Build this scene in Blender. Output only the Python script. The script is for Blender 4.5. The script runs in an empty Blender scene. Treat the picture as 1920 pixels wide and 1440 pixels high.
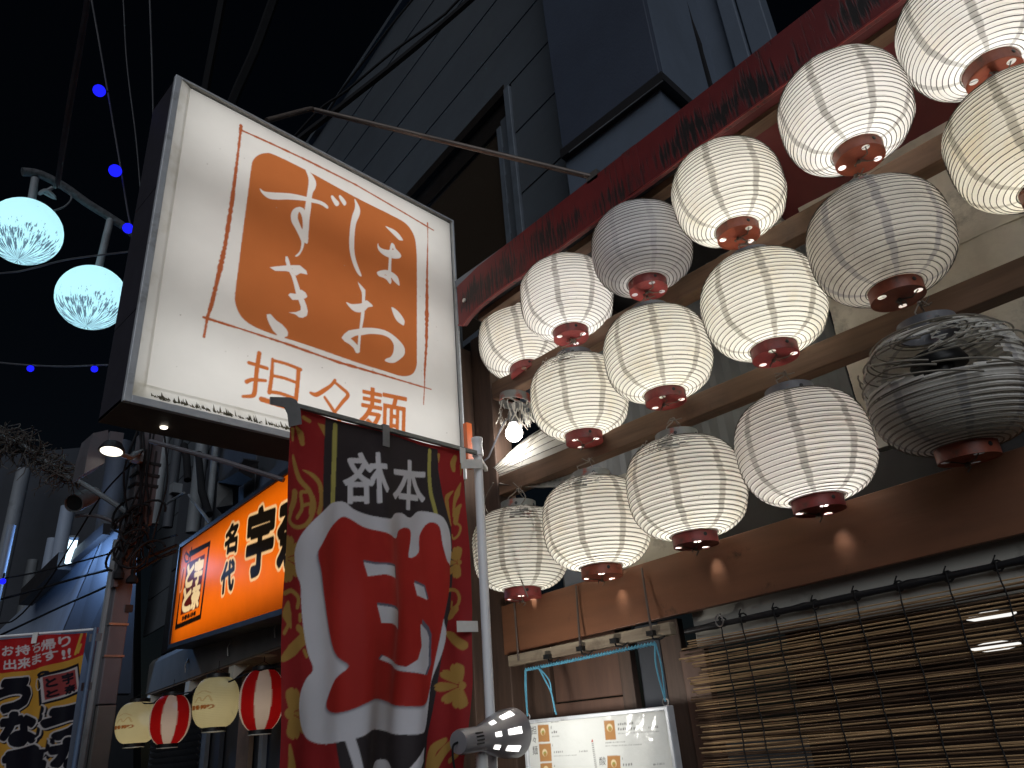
import bpy, bmesh, math, random
import numpy as np
from mathutils import Vector, Matrix, Quaternion
random.seed(7); rng = np.random.default_rng(7)
SC = bpy.context.scene
COL = SC.collection

# ------------------------------------------------------------------ camera
F, CX, CY = 1400.0, 960.0, 720.0            # focal length in pixels of the 1920 x 1440 photograph
RM = np.array([[0.70608216, -0.25511707, -0.66057798],
               [-0.70415835, -0.35161261, -0.61687081],
               [-0.07489327, 0.90071297, -0.4279102]])
CAM = np.array([0.0, 0.0, 1.6])
cd = bpy.data.cameras.new('camera'); cam = bpy.data.objects.new('camera', cd); COL.objects.link(cam)
cd.sensor_width = 36.0; cd.lens = F / 1920.0 * 36.0; cd.clip_start = 0.02; cd.clip_end = 400.0
m4 = Matrix([list(RM[i]) + [CAM[i]] for i in range(3)] + [[0, 0, 0, 1]])
cam.matrix_world = m4
SC.camera = cam

# ------------------------------------------------------------------ sky, moonlight, exposure
world = bpy.data.worlds.new('World'); SC.world = world; world.use_nodes = True
wn = world.node_tree; wn.nodes.clear()
sky = wn.nodes.new('ShaderNodeTexSky'); sky.sky_type = 'NISHITA'; sky.sun_disc = False
SUN_EL, SUN_AZ = math.radians(30), math.radians(224)
sky.sun_elevation = SUN_EL; sky.sun_rotation = SUN_AZ
bg = wn.nodes.new('ShaderNodeBackground'); bg.inputs['Strength'].default_value = 0.0006
wo = wn.nodes.new('ShaderNodeOutputWorld')
wn.links.new(sky.outputs[0], bg.inputs[0]); wn.links.new(bg.outputs[0], wo.inputs[0])
sl = bpy.data.lights.new('sun', 'SUN'); sl.energy = 0.78; sl.angle = math.radians(50); sl.color = (0.88, 0.93, 1.0)
so = bpy.data.objects.new('sun', sl); COL.objects.link(so)
sd = Vector((math.sin(SUN_AZ) * math.cos(SUN_EL), math.cos(SUN_AZ) * math.cos(SUN_EL), math.sin(SUN_EL)))
so.rotation_euler = (-sd).to_track_quat('-Z', 'Y').to_euler(); so.location = sd * 40

SC.view_settings.view_transform = 'Standard'; SC.view_settings.look = 'None'
SC.view_settings.exposure = 0.4; SC.view_settings.gamma = 1.0; SC.view_settings.use_curve_mapping = False
SC.render.engine = 'CYCLES'
cy = SC.cycles
cy.max_bounces = 7; cy.diffuse_bounces = 4; cy.glossy_bounces = 3; cy.transmission_bounces = 6; cy.transparent_max_bounces = 12
cy.sample_clamp_indirect = 3.0; cy.caustics_reflective = False; cy.caustics_refractive = False
cy.use_light_tree = True; cy.use_denoising = True
try:
    cy.denoiser = 'OPENIMAGEDENOISE'; cy.denoising_input_passes = 'RGB_ALBEDO_NORMAL'
except Exception: pass

# ------------------------------------------------------------------ geometry helpers
def V3(p): return np.array(p, float)
def dirpx(x, y): return RM @ np.array([(x - CX) / F, -(y - CY) / F, -1.0])
def at(x, y, axis, val):
    d = dirpx(x, y); return CAM + d * (val - CAM[axis]) / d[axis]
def atp(x, y, p0, n):
    d = dirpx(x, y); return CAM + d * np.dot(V3(p0) - CAM, n) / np.dot(d, n)
def dep(x, y, t): return CAM + dirpx(x, y) * t
def L(r, g, b):
    return tuple((c / 255 / 12.92) if c <= 10 else ((c / 255 + .055) / 1.055) ** 2.4 for c in (r, g, b))

ORG = {}
class MB:
    def __init__(s): s.v = []; s.f = []
    def add(s, vs, fs):
        k = len(s.v); s.v += [tuple(map(float, p)) for p in vs]; s.f += [tuple(i + k for i in f) for f in fs]; return s
    def prism(s, pts, vec):
        pts = [V3(p) for p in pts]; n = len(pts); vec = V3(vec)
        return s.add(pts + [p + vec for p in pts], [tuple(range(n))[::-1], tuple(range(n, 2 * n))] +
                     [(i, (i + 1) % n, (i + 1) % n + n, i + n) for i in range(n)])
    def box(s, lo, hi):
        (a, b, c), (d, e, f) = lo, hi
        return s.prism([(a, b, c), (d, b, c), (d, e, c), (a, e, c)], (0, 0, f - c))
    def bar(s, p, q, w, h, up=(0, 0, 1)):
        p, q = V3(p), V3(q); t = q - p; t /= np.linalg.norm(t); a = np.cross(t, V3(up)); a /= np.linalg.norm(a); b = np.cross(a, t)
        return s.prism([p + a * w / 2 + b * h / 2, p - a * w / 2 + b * h / 2, p - a * w / 2 - b * h / 2, p + a * w / 2 - b * h / 2], q - p)
    def tube(s, pts, r, n=8, cap=True, closed=False):
        pts = [V3(p) for p in pts]; m = len(pts); rs = [r] * m if np.isscalar(r) else list(r)
        T = []
        for i in range(m):
            a = pts[(i + 1) % m] if (i < m - 1 or closed) else pts[i]; b = pts[i - 1] if (i > 0 or closed) else pts[i]
            t = a - b; l = np.linalg.norm(t); T.append(t / l if l > 1e-9 else np.array([0, 0, 1.0]))
        ref = np.array([0, 0, 1.0]) if abs(T[0][2]) < .9 else np.array([1.0, 0, 0])
        a = np.cross(T[0], ref); a /= np.linalg.norm(a); vs = []
        for i in range(m):
            a = a - T[i] * np.dot(a, T[i]); a /= np.linalg.norm(a) + 1e-12; b = np.cross(T[i], a)
            for j in range(n):
                w = 2 * math.pi * j / n; vs.append(pts[i] + (a * math.cos(w) + b * math.sin(w)) * rs[i])
        fs = []
        for i in range(m - 1 + (1 if closed else 0)):
            k = ((i + 1) % m) * n
            for j in range(n):
                fs.append((i * n + j, i * n + (j + 1) % n, k + (j + 1) % n, k + j))
        if cap and not closed: fs += [tuple(range(n))[::-1], tuple(range((m - 1) * n, m * n))]
        return s.add(vs, fs)
    def lathe(s, prof, n=32, c=(0, 0, 0), axis=(0, 0, 1)):
        q = Vector((0, 0, 1)).rotation_difference(Vector(axis)); vs = []; fs = []; m = len(prof)
        for r, z in prof:
            for j in range(n):
                w = 2 * math.pi * j / n; p = q @ Vector((r * math.cos(w), r * math.sin(w), z)); vs.append((p.x + c[0], p.y + c[1], p.z + c[2]))
        for i in range(m - 1):
            for j in range(n): fs.append((i * n + j, i * n + (j + 1) % n, (i + 1) * n + (j + 1) % n, (i + 1) * n + j))
        return s.add(vs, fs)
    def ball(s, c, r, n=20, m=12):
        return s.lathe([(max(1e-4, r * math.sin(math.pi * i / m)), -r * math.cos(math.pi * i / m)) for i in range(m + 1)], n, c)
    def mesh(s, name, smooth=False, org=(0, 0, 0)):
        me = bpy.data.meshes.new(name)
        me.from_pydata([(x - org[0], y - org[1], z - org[2]) for x, y, z in s.v], [], s.f); me.update()
        bm = bmesh.new(); bm.from_mesh(me); bmesh.ops.recalc_face_normals(bm, faces=bm.faces); bm.to_mesh(me); bm.free()
        if smooth:
            me.polygons.foreach_set('use_smooth', [True] * len(me.polygons))
            try: me.set_sharp_from_angle(angle=math.radians(42))
            except Exception: pass
        return me
    def build(s, name, mat, parent=None, smooth=False, bevel=0.0):
        org = ORG.get(parent.name, (0, 0, 0)) if parent else (0, 0, 0)
        o = bpy.data.objects.new(name, s.mesh(name, smooth, org)); COL.objects.link(o)
        if mat: o.data.materials.append(mat)
        if parent: o.parent = parent; ORG[o.name] = org
        if bevel:
            b = o.modifiers.new('bevel', 'BEVEL'); b.width = bevel; b.segments = 2; b.limit_method = 'ANGLE'
        return o

def tag(o, label, cat, group=None, kind=None):
    if label: o['label'] = label
    if cat: o['category'] = cat
    if group: o['group'] = group
    if kind: o['kind'] = kind
    return o
def thing(name, label, cat, loc=(0, 0, 0), group=None):
    o = bpy.data.objects.new(name, None); COL.objects.link(o); o.empty_display_size = .05
    o.location = tuple(map(float, loc)); ORG[o.name] = tuple(map(float, loc)); return tag(o, label, cat, group)
def single(name, mb, mat, label, cat, group=None, smooth=False):
    return tag(mb.build(name, mat, None, smooth), label, cat, group)
def light(name, typ, loc, energy, color=(1, 1, 1), parent=None, radius=.02, direction=None, size=None, size_y=None, spot=None, blend=.3):
    d = bpy.data.lights.new(name, typ); d.energy = energy; d.color = color
    if typ in ('POINT', 'SPOT'): d.shadow_soft_size = radius
    if typ == 'AREA': d.shape = 'RECTANGLE'; d.size = size; d.size_y = size_y
    if typ == 'SPOT': d.spot_size = spot; d.spot_blend = blend
    o = bpy.data.objects.new(name, d); COL.objects.link(o)
    org = ORG.get(parent.name, (0, 0, 0)) if parent else (0, 0, 0)
    o.location = tuple(float(loc[i] - org[i]) for i in range(3))
    if direction is not None: o.rotation_euler = Vector(direction).to_track_quat('-Z', 'Y').to_euler()
    if parent: o.parent = parent
    return o

# ------------------------------------------------------------------ materials
def nm(name):
    m = bpy.data.materials.new(name); m.use_nodes = True; t = m.node_tree; t.nodes.clear()
    out = t.nodes.new('ShaderNodeOutputMaterial')
    def N(k, **kw):
        n = t.nodes.new(k)
        for a, b in kw.items():
            if a.startswith('i_'): n.inputs[int(a[2:])].default_value = b
            else: setattr(n, a, b)
        return n
    return m, t, out, N, t.links.new
def rgba(c): return (c[0], c[1], c[2], 1)
def surf(name, c1, c2=None, rough=.6, metal=0., scale=(8, 8, 8), amt=(.35, .7), bump=.15, bscale=60, coat=0., spec=.5, dirt=None, dscale=3., dirt_amt=(.5, .7)):
    """painted or natural surface: two colours mixed by stretched noise, dirt patches, fine relief"""
    m, t, out, N, K = nm(name)
    tc = N('ShaderNodeTexCoord'); mp = N('ShaderNodeMapping'); mp.inputs['Scale'].default_value = scale; K(tc.outputs['Object'], mp.inputs['Vector'])
    nz = N('ShaderNodeTexNoise'); nz.inputs['Scale'].default_value = 1; nz.inputs['Detail'].default_value = 6; nz.inputs['Roughness'].default_value = .62
    K(mp.outputs[0], nz.inputs['Vector'])
    mr = N('ShaderNodeMapRange'); mr.inputs[1].default_value = amt[0]; mr.inputs[2].default_value = amt[1]; K(nz.outputs[0], mr.inputs[0])
    mx = N('ShaderNodeMix', data_type='RGBA'); mx.inputs[6].default_value = rgba(c1); mx.inputs[7].default_value = rgba(c2 or tuple(x * .7 for x in c1)); K(mr.outputs[0], mx.inputs[0])
    colr = mx.outputs[2]
    if dirt:
        n2 = N('ShaderNodeTexNoise'); n2.inputs['Scale'].default_value = dscale; n2.inputs['Detail'].default_value = 8; n2.inputs['Roughness'].default_value = .7
        K(tc.outputs['Object'], n2.inputs['Vector'])
        r2 = N('ShaderNodeMapRange'); r2.inputs[1].default_value = dirt_amt[0]; r2.inputs[2].default_value = dirt_amt[1]; K(n2.outputs[0], r2.inputs[0])
        m2 = N('ShaderNodeMix', data_type='RGBA'); K(r2.outputs[0], m2.inputs[0]); K(colr, m2.inputs[6]); m2.inputs[7].default_value = rgba(dirt); colr = m2.outputs[2]
    p = N('ShaderNodeBsdfPrincipled'); K(colr, p.inputs['Base Color']); p.inputs['Metallic'].default_value = metal
    p.inputs['Specular IOR Level'].default_value = spec; p.inputs['Coat Weight'].default_value = coat
    rr = N('ShaderNodeMapRange'); rr.inputs[3].default_value = max(.05, rough - .12); rr.inputs[4].default_value = min(1, rough + .12); K(nz.outputs[0], rr.inputs[0]); K(rr.outputs[0], p.inputs['Roughness'])
    if bump:
        n3 = N('ShaderNodeTexNoise'); n3.inputs['Scale'].default_value = bscale; n3.inputs['Detail'].default_value = 5
        mp3 = N('ShaderNodeMapping'); mp3.inputs['Scale'].default_value = tuple(s / max(scale) for s in scale); K(tc.outputs['Object'], mp3.inputs['Vector']); K(mp3.outputs[0], n3.inputs['Vector'])
        bp = N('ShaderNodeBump'); bp.inputs['Strength'].default_value = bump; bp.inputs['Distance'].default_value = .004; K(n3.outputs[0], bp.inputs['Height']); K(bp.outputs[0], p.inputs['Normal'])
    K(p.outputs[0], out.inputs[0]); return m
def emit(name, c, s):
    m, t, out, N, K = nm(name); e = N('ShaderNodeEmission'); e.inputs[0].default_value = rgba(c); e.inputs[1].default_value = s; K(e.outputs[0], out.inputs[0]); return m
def printed(name, trans=.6, gloss=.06, rough=.35, weave=0., gain=1.):
    """flat print held in the colour attribute, on a sheet that lets some light through"""
    m, t, out, N, K = nm(name)
    a = N('ShaderNodeAttribute', attribute_name='print')
    tc = N('ShaderNodeTexCoord'); nz = N('ShaderNodeTexNoise'); nz.inputs['Scale'].default_value = 9; nz.inputs['Detail'].default_value = 7; K(tc.outputs['Object'], nz.inputs['Vector'])
    mr = N('ShaderNodeMapRange'); mr.inputs[3].default_value = .88 * gain; mr.inputs[4].default_value = 1.04 * gain; K(nz.outputs[0], mr.inputs[0])
    mul = N('ShaderNodeMix', data_type='RGBA', blend_type='MULTIPLY'); mul.inputs[0].default_value = 1; K(a.outputs['Color'], mul.inputs[6]); K(mr.outputs[0], mul.inputs[7])
    tr = N('ShaderNodeBsdfTranslucent'); df = N('ShaderNodeBsdfDiffuse'); gl = N('ShaderNodeBsdfGlossy'); gl.inputs['Roughness'].default_value = rough
    K(mul.outputs[2], tr.inputs[0]); K(mul.outputs[2], df.inputs[0])
    m1 = N('ShaderNodeMixShader'); m1.inputs[0].default_value = trans; K(df.outputs[0], m1.inputs[1]); K(tr.outputs[0], m1.inputs[2])
    fr = N('ShaderNodeFresnel'); fr.inputs[0].default_value = 1.3; fm = N('ShaderNodeMath', operation='MULTIPLY'); fm.inputs[1].default_value = gloss * 10; K(fr.outputs[0], fm.inputs[0])
    m2 = N('ShaderNodeMixShader'); K(fm.outputs[0], m2.inputs[0]); K(m1.outputs[0], m2.inputs[1]); K(gl.outputs[0], m2.inputs[2])
    if weave:
        wv = N('ShaderNodeTexNoise'); wv.inputs['Scale'].default_value = 14; wv.inputs['Detail'].default_value = 4; K(tc.outputs['Object'], wv.inputs['Vector'])
        bp = N('ShaderNodeBump'); bp.inputs['Strength'].default_value = weave; bp.inputs['Distance'].default_value = .01; K(wv.outputs[0], bp.inputs['Height'])
        for s in (tr, df, gl): K(bp.outputs[0], s.inputs['Normal'])
    K(m2.outputs[0], out.inputs[0]); return m
def paper(name, c, seam_c, n_seam=8, trans=.55, stain=None):
    """lantern paper: overlaps of the glued sheets every 1/n of the turn, specks, yellowed stains"""
    m, t, out, N, K = nm(name)
    tc = N('ShaderNodeTexCoord'); sp = N('ShaderNodeSeparateXYZ'); K(tc.outputs['Object'], sp.inputs[0])
    at2 = N('ShaderNodeMath', operation='ARCTAN2'); K(sp.outputs[1], at2.inputs[0]); K(sp.outputs[0], at2.inputs[1])
    sc = N('ShaderNodeMath', operation='MULTIPLY'); sc.inputs[1].default_value = n_seam / (2 * math.pi); K(at2.outputs[0], sc.inputs[0])
    zc = N('ShaderNodeMath', operation='MULTIPLY'); zc.inputs[1].default_value = 85.; K(sp.outputs[2], zc.inputs[0])
    fl = N('ShaderNodeMath', operation='FLOOR'); K(zc.outputs[0], fl.inputs[0])
    wn_ = N('ShaderNodeTexWhiteNoise', noise_dimensions='1D'); K(fl.outputs[0], wn_.inputs['W'])
    jm = N('ShaderNodeMath', operation='MULTIPLY_ADD'); jm.inputs[1].default_value = .05; K(wn_.outputs[0], jm.inputs[0]); K(sc.outputs[0], jm.inputs[2])
    fr = N('ShaderNodeMath', operation='FRACT'); K(jm.outputs[0], fr.inputs[0])
    s1 = N('ShaderNodeMath', operation='SUBTRACT'); s1.inputs[1].default_value = .5; K(fr.outputs[0], s1.inputs[0])
    ab = N('ShaderNodeMath', operation='ABSOLUTE'); K(s1.outputs[0], ab.inputs[0])
    lt = N('ShaderNodeMapRange'); lt.inputs[1].default_value = .095; lt.inputs[2].default_value = .06; lt.inputs[3].default_value = 0; lt.inputs[4].default_value = 1; K(ab.outputs[0], lt.inputs[0])
    w2 = N('ShaderNodeMath', operation='MULTIPLY_ADD'); w2.inputs[1].default_value = .3; w2.inputs[2].default_value = .6; K(wn_.outputs[0], w2.inputs[0])
    sm = N('ShaderNodeMath', operation='MULTIPLY'); K(lt.outputs[0], sm.inputs[0]); K(w2.outputs[0], sm.inputs[1])
    nz = N('ShaderNodeTexNoise'); nz.inputs['Scale'].default_value = 7; nz.inputs['Detail'].default_value = 9; nz.inputs['Roughness'].default_value = .7
    oi = N('ShaderNodeObjectInfo'); va = N('ShaderNodeVectorMath', operation='ADD'); rm = N('ShaderNodeMath', operation='MULTIPLY'); rm.inputs[1].default_value = 37
    K(oi.outputs['Random'], rm.inputs[0]); K(tc.outputs['Object'], va.inputs[0]); K(rm.outputs[0], va.inputs[1]); K(va.outputs[0], nz.inputs['Vector'])
    mr = N('ShaderNodeMapRange'); mr.inputs[1].default_value = .5; mr.inputs[2].default_value = .78; K(nz.outputs[0], mr.inputs[0])
    mx0 = N('ShaderNodeMix', data_type='RGBA'); K(mr.outputs[0], mx0.inputs[0]); mx0.inputs[6].default_value = rgba(c); mx0.inputs[7].default_value = rgba(stain or tuple(x * .75 for x in c))
    n2 = N('ShaderNodeTexNoise'); n2.inputs['Scale'].default_value = 130; n2.inputs['Detail'].default_value = 3; K(va.outputs[0], n2.inputs['Vector'])
    r2 = N('ShaderNodeMapRange'); r2.inputs[1].default_value = .66; r2.inputs[2].default_value = .74; r2.inputs[4].default_value = .45; K(n2.outputs[0], r2.inputs[0])
    mxs = N('ShaderNodeMix', data_type='RGBA'); K(r2.outputs[0], mxs.inputs[0]); K(mx0.outputs[2], mxs.inputs[6]); mxs.inputs[7].default_value = rgba(tuple(x * .5 for x in c))
    mx = N('ShaderNodeMix', data_type='RGBA'); K(sm.outputs[0], mx.inputs[0]); K(mxs.outputs[2], mx.inputs[6]); mx.inputs[7].default_value = rgba(seam_c)
    tr = N('ShaderNodeBsdfTranslucent'); df = N('ShaderNodeBsdfDiffuse'); K(mx.outputs[2], tr.inputs[0]); K(mx.outputs[2], df.inputs[0])
    ms = N('ShaderNodeMixShader'); ms.inputs[0].default_value = trans; K(df.outputs[0], ms.inputs[1]); K(tr.outputs[0], ms.inputs[2]); K(ms.outputs[0], out.inputs[0]); return m

M = {}
M['red_metal'] = None
M['wood_brown'] = surf('wood_brown', (.19, .108, .066), (.10, .056, .036), .62, scale=(30, 2.2, 30), bump=.35, dirt=(.05, .032, .024), dscale=5, dirt_amt=(.52, .75))
M['wood_dark'] = surf('wood_dark', (.11, .065, .045), (.055, .035, .026), .65, scale=(30, 30, 2.5), bump=.3)
M['wood_panel'] = surf('wood_panel', (.17, .09, .06), (.10, .055, .04), .6, scale=(12, 12, 2), bump=.2)
M['fascia_brown'] = surf('fascia_brown', (.23, .098, .05), (.165, .07, .037), .5, scale=(14, 2, 14), amt=(.3, .75), bump=.18, dirt=(.05, .025, .016), dscale=6, dirt_amt=(.63, .72))
M['batten'] = surf('batten', (.33, .27, .19), (.17, .125, .085), .7, scale=(20, 2, 40), bump=.4, dirt=(.09, .065, .045), dscale=8)
M['plaster'] = surf('plaster', (.80, .75, .65), (.56, .52, .45), .9, scale=(6, 6, 6), bump=.9, bscale=26, dirt=(.12, .10, .08), dscale=4, dirt_amt=(.55, .74))
M['white_trim'] = surf('white_trim', (.70, .68, .60), (.52, .50, .44), .7, scale=(6, 2, 6), bump=.1, dirt=(.2, .18, .14), dscale=5, dirt_amt=(.58, .75))
M['grey_panel'] = surf('grey_panel', (.13, .14, .145), (.08, .085, .09), .45, scale=(5, 5, 2), bump=.15)
M['siding'] = surf('siding', (.095, .108, .125), (.078, .088, .102), .6, scale=(1.5, 1.5, 3), bump=.08, dirt=(.10, .11, .12), dscale=1.6, dirt_amt=(.5, .8))
M['navy_wall'] = surf('navy_wall', (.055, .07, .105), (.045, .055, .085), .6, scale=(3, 3, 2), bump=.25, bscale=90)
M['bay_side'] = surf('bay_side', (.12, .15, .20), (.10, .125, .165), .6, scale=(3, 3, 2), bump=.15)
M['black_trim'] = surf('black_trim', (.018, .016, .018), (.012, .011, .012), .55, bump=.1)
M['frame_bronze'] = surf('frame_bronze', (.045, .035, .03), (.03, .025, .022), .4, metal=.5, bump=.05)
M['sash_grey'] = surf('sash_grey', (.20, .23, .27), (.14, .16, .19), .45, metal=.3, bump=.05)
M['alu'] = surf('alu', (.66, .68, .71), (.55, .57, .60), .45, metal=.25, scale=(4, 4, 18), bump=.06, dirt=(.18, .17, .15), dscale=7, dirt_amt=(.55, .8))
M['white_frame'] = surf('white_frame', (.78, .77, .72), (.68, .66, .60), .5, scale=(5, 5, 5), bump=.05, dirt=(.25, .22, .15), dscale=14, dirt_amt=(.62, .75))
M['cabinet'] = surf('cabinet', (.045, .042, .055), (.03, .028, .036), .5, scale=(5, 5, 5), bump=.08)
M['cab_inside'] = surf('cab_inside', (.85, .85, .83), (.8, .8, .78), .9, bump=0)
M['soffit_brown'] = surf('soffit_brown', (.075, .055, .045), (.055, .04, .034), .55, bump=.08)
M['cap_red'] = surf('cap_red', (.34, .055, .05), (.20, .03, .032), .45, scale=(25, 25, 25), bump=.12, dirt=(.10, .05, .04), dscale=20, dirt_amt=(.55, .72))
M['cap_orange'] = surf('cap_orange', (.36, .085, .04), (.24, .05, .03), .45, scale=(25, 25, 25), bump=.12, dirt=(.12, .06, .04), dscale=20, dirt_amt=(.55, .72))
M['cap_grey'] = surf('cap_grey', (.23, .235, .215), (.16, .16, .15), .5, scale=(25, 25, 25), bump=.12, dirt=(.30, .07, .045), dscale=9, dirt_amt=(.52, .6))
M['cap_blue'] = surf('cap_blue', (.15, .15, .165), (.11, .11, .12), .45, scale=(25, 25, 25), bump=.12, dirt=(.26, .07, .05), dscale=9, dirt_amt=(.58, .66))
M['cap_black'] = surf('cap_black', (.015, .015, .016), (.01, .01, .01), .4, bump=.05)
M['rib'] = surf('rib', (.065, .055, .043), (.04, .034, .027), .7, bump=0)
M['rib_pale'] = surf('rib_pale', (.30, .27, .22), (.20, .18, .15), .7, bump=0)
M['wire'] = surf('wire', (.20, .17, .14), (.10, .085, .07), .6, bump=0)
M['black_cable'] = surf('black_cable', (.012, .012, .014), (.018, .018, .02), .8, bump=0, spec=.15)
M['grey_cable'] = surf('grey_cable', (.10, .10, .11), (.06, .06, .07), .6, bump=0)
M['paper'] = paper('paper', (.86, .84, .78), (.36, .34, .30), stain=(.78, .72, .58))
M['paper_cream'] = paper('paper_cream', (.86, .845, .785), (.38, .355, .305), stain=(.80, .72, .56))
M['paper_old'] = paper('paper_old', (.88, .85, .78), (.48, .46, .46), trans=.22, stain=(.42, .38, .33))
M['paper_grey'] = paper('paper_grey', (.84, .83, .82), (.70, .69, .70), trans=.2, stain=(.70, .69, .70))
M['pvc'] = surf('pvc', (.84, .84, .85), (.74, .74, .76), .4, scale=(6, 6, 3), bump=.03, dirt=(.4, .38, .36), dscale=9, dirt_amt=(.6, .75))
M['tape'] = surf('tape', (.16, .165, .175), (.12, .122, .13), .35, scale=(20, 20, 20), bump=.2)
M['tape_white'] = surf('tape_white', (.70, .69, .67), (.6, .59, .57), .6, scale=(20, 20, 20), bump=.1)
M['bar_grey'] = surf('bar_grey', (.17, .18, .175), (.13, .135, .13), .4, metal=.2, bump=.05)
M['steel'] = surf('steel', (.45, .43, .41), (.30, .28, .26), .35, metal=.8, scale=(10, 10, 10), bump=.08)
M['copper_rod'] = surf('copper_rod', (.17, .135, .115), (.11, .09, .08), .45, metal=.4, bump=.05)
M['pole_pink'] = surf('pole_pink', (.135, .122, .135), (.10, .092, .102), .55, scale=(8, 8, 3), bump=.1, dirt=(.10, .075, .07), dscale=4, dirt_amt=(.58, .8))
M['pole_grey'] = surf('pole_grey', (.22, .235, .25), (.15, .16, .175), .6, scale=(6, 6, 1.5), bump=.1, dirt=(.07, .07, .075), dscale=4, dirt_amt=(.55, .8))
M['arm_metal'] = surf('arm_metal', (.10, .105, .115), (.03, .03, .034), .6, scale=(40, 40, 40), bump=.3)
M['awning'] = surf('awning', (.17, .165, .155), (.13, .126, .12), .5, metal=.1, scale=(3, 3, 3), bump=.08)
M['awning_in'] = surf('awning_in', (.30, .21, .15), (.22, .155, .11), .6, bump=.1)
M['shutter'] = surf('shutter', (.07, .068, .07), (.05, .05, .052), .5, metal=.2, bump=.05)
M['dark_wall'] = surf('dark_wall', (.062, .068, .083), (.044, .049, .06), .7, scale=(2, 2, 1), bump=.15, dirt=(.045, .05, .06), dscale=1.5, dirt_amt=(.5, .8))
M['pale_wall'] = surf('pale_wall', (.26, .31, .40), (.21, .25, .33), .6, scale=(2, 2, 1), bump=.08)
M['bark'] = surf('bark', (.10, .085, .075), (.055, .048, .043), .9, scale=(30, 30, 30), bump=.4)
M['reed'] = None
M['string'] = surf('string', (.012, .011, .011), (.008, .008, .008), .8, bump=0)
M['bamboo_black'] = surf('bamboo_black', (.022, .021, .023), (.014, .013, .014), .4, scale=(10, 3, 10), bump=.1)
M['rope_blue'] = surf('rope_blue', (.10, .34, .46), (.07, .24, .35), .7, scale=(60, 60, 60), bump=.4, bscale=200)
M['lamp_grey'] = surf('lamp_grey', (.42, .41, .43), (.38, .37, .39), .3, metal=.5, scale=(2, 2, 2), bump=0, coat=.3)
M['lamp_white'] = surf('lamp_white', (.80, .80, .78), (.75, .75, .73), .4, bump=0)
M['bulb_hot'] = emit('bulb_hot', (1, .97, .93), 14)
M['bulb_soft'] = emit('bulb_soft', (1, .97, .92), .8)
M['vent_lit'] = emit('vent_lit', (1, .97, .92), 2.4)
M['led_blue'] = emit('led_blue', (.01, .012, 1.0), 1.15)
M['tube_cold'] = emit('tube_cold', (.62, .85, 1.0), 2.2)
M['lamp_disc'] = emit('lamp_disc', (1, .93, .78), 1.7)
M['orange_plastic'] = surf('orange_plastic', (.62, .13, .03), (.5, .10, .025), .4, bump=.03)
M['ground'] = surf('ground', (.06, .058, .056), (.045, .044, .043), .85, scale=(3, 3, 3), bump=.4)
M['scrap'] = surf('scrap', (.70, .67, .60), (.50, .47, .40), .9, scale=(30, 30, 30), bump=.3)

def red_metal():
    m, t, out, N, K = nm('red_metal')
    tc = N('ShaderNodeTexCoord'); sp = N('ShaderNodeSeparateXYZ'); K(tc.outputs['Object'], sp.inputs[0])
    mp = N('ShaderNodeMapping'); mp.inputs['Scale'].default_value = (60, 120, 9); K(tc.outputs['Object'], mp.inputs[0])
    n1 = N('ShaderNodeTexNoise'); n1.inputs['Scale'].default_value = 1; n1.inputs['Detail'].default_value = 5; n1.inputs['Roughness'].default_value = .6; K(mp.outputs[0], n1.inputs['Vector'])
    n2 = N('ShaderNodeTexNoise'); n2.inputs['Scale'].default_value = 5.5; n2.inputs['Detail'].default_value = 4; K(tc.outputs['Object'], n2.inputs['Vector'])
    ad = N('ShaderNodeMath', operation='ADD'); K(n1.outputs[0], ad.inputs[0]); K(n2.outputs[0], ad.inputs[1])
    zz = N('ShaderNodeMath', operation='MULTIPLY_ADD'); zz.inputs[1].default_value = .085; K(sp.outputs[1], zz.inputs[0]); K(sp.outputs[2], zz.inputs[2])   # height on the board
    zd = N('ShaderNodeMath', operation='SUBTRACT'); zd.inputs[1].default_value = 3.305 - .085 * .6 + .062; K(zz.outputs[0], zd.inputs[0])
    za = N('ShaderNodeMath', operation='ABSOLUTE'); K(zd.outputs[0], za.inputs[0])
    zr = N('ShaderNodeMapRange'); zr.inputs[1].default_value = .015; zr.inputs[2].default_value = .085; zr.inputs[3].default_value = .14; zr.inputs[4].default_value = -.06; K(za.outputs[0], zr.inputs[0])
    a2 = N('ShaderNodeMath', operation='ADD'); K(ad.outputs[0], a2.inputs[0]); K(zr.outputs[0], a2.inputs[1])
    mr = N('ShaderNodeMapRange'); mr.inputs[1].default_value = 1.03; mr.inputs[2].default_value = 1.22; K(a2.outputs[0], mr.inputs[0])
    n3 = N('ShaderNodeTexNoise'); n3.inputs['Scale'].default_value = 14; n3.inputs['Detail'].default_value = 6; K(tc.outputs['Object'], n3.inputs['Vector'])
    m0 = N('ShaderNodeMix', data_type='RGBA'); K(n3.outputs[0], m0.inputs[0]); m0.inputs[6].default_value = (.11, .014, .016, 1); m0.inputs[7].default_value = (.20, .026, .027, 1)
    mx = N('ShaderNodeMix', data_type='RGBA'); K(mr.outputs[0], mx.inputs[0]); K(m0.outputs[2], mx.inputs[6]); mx.inputs[7].default_value = (.022, .018, .018, 1)
    p = N('ShaderNodeBsdfPrincipled'); K(mx.outputs[2], p.inputs['Base Color']); p.inputs['Roughness'].default_value = .5
    bp = N('ShaderNodeBump'); bp.inputs['Strength'].default_value = .4; bp.inputs['Distance'].default_value = .002; bp.invert = True; K(mr.outputs[0], bp.inputs['Height']); K(bp.outputs[0], p.inputs['Normal'])
    K(p.outputs[0], out.inputs[0]); return m
M['red_metal'] = red_metal()
M['red_soffit'] = surf('red_soffit', (.16, .026, .028), (.11, .02, .022), .6, scale=(4, 4, 4), bump=.08)
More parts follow.
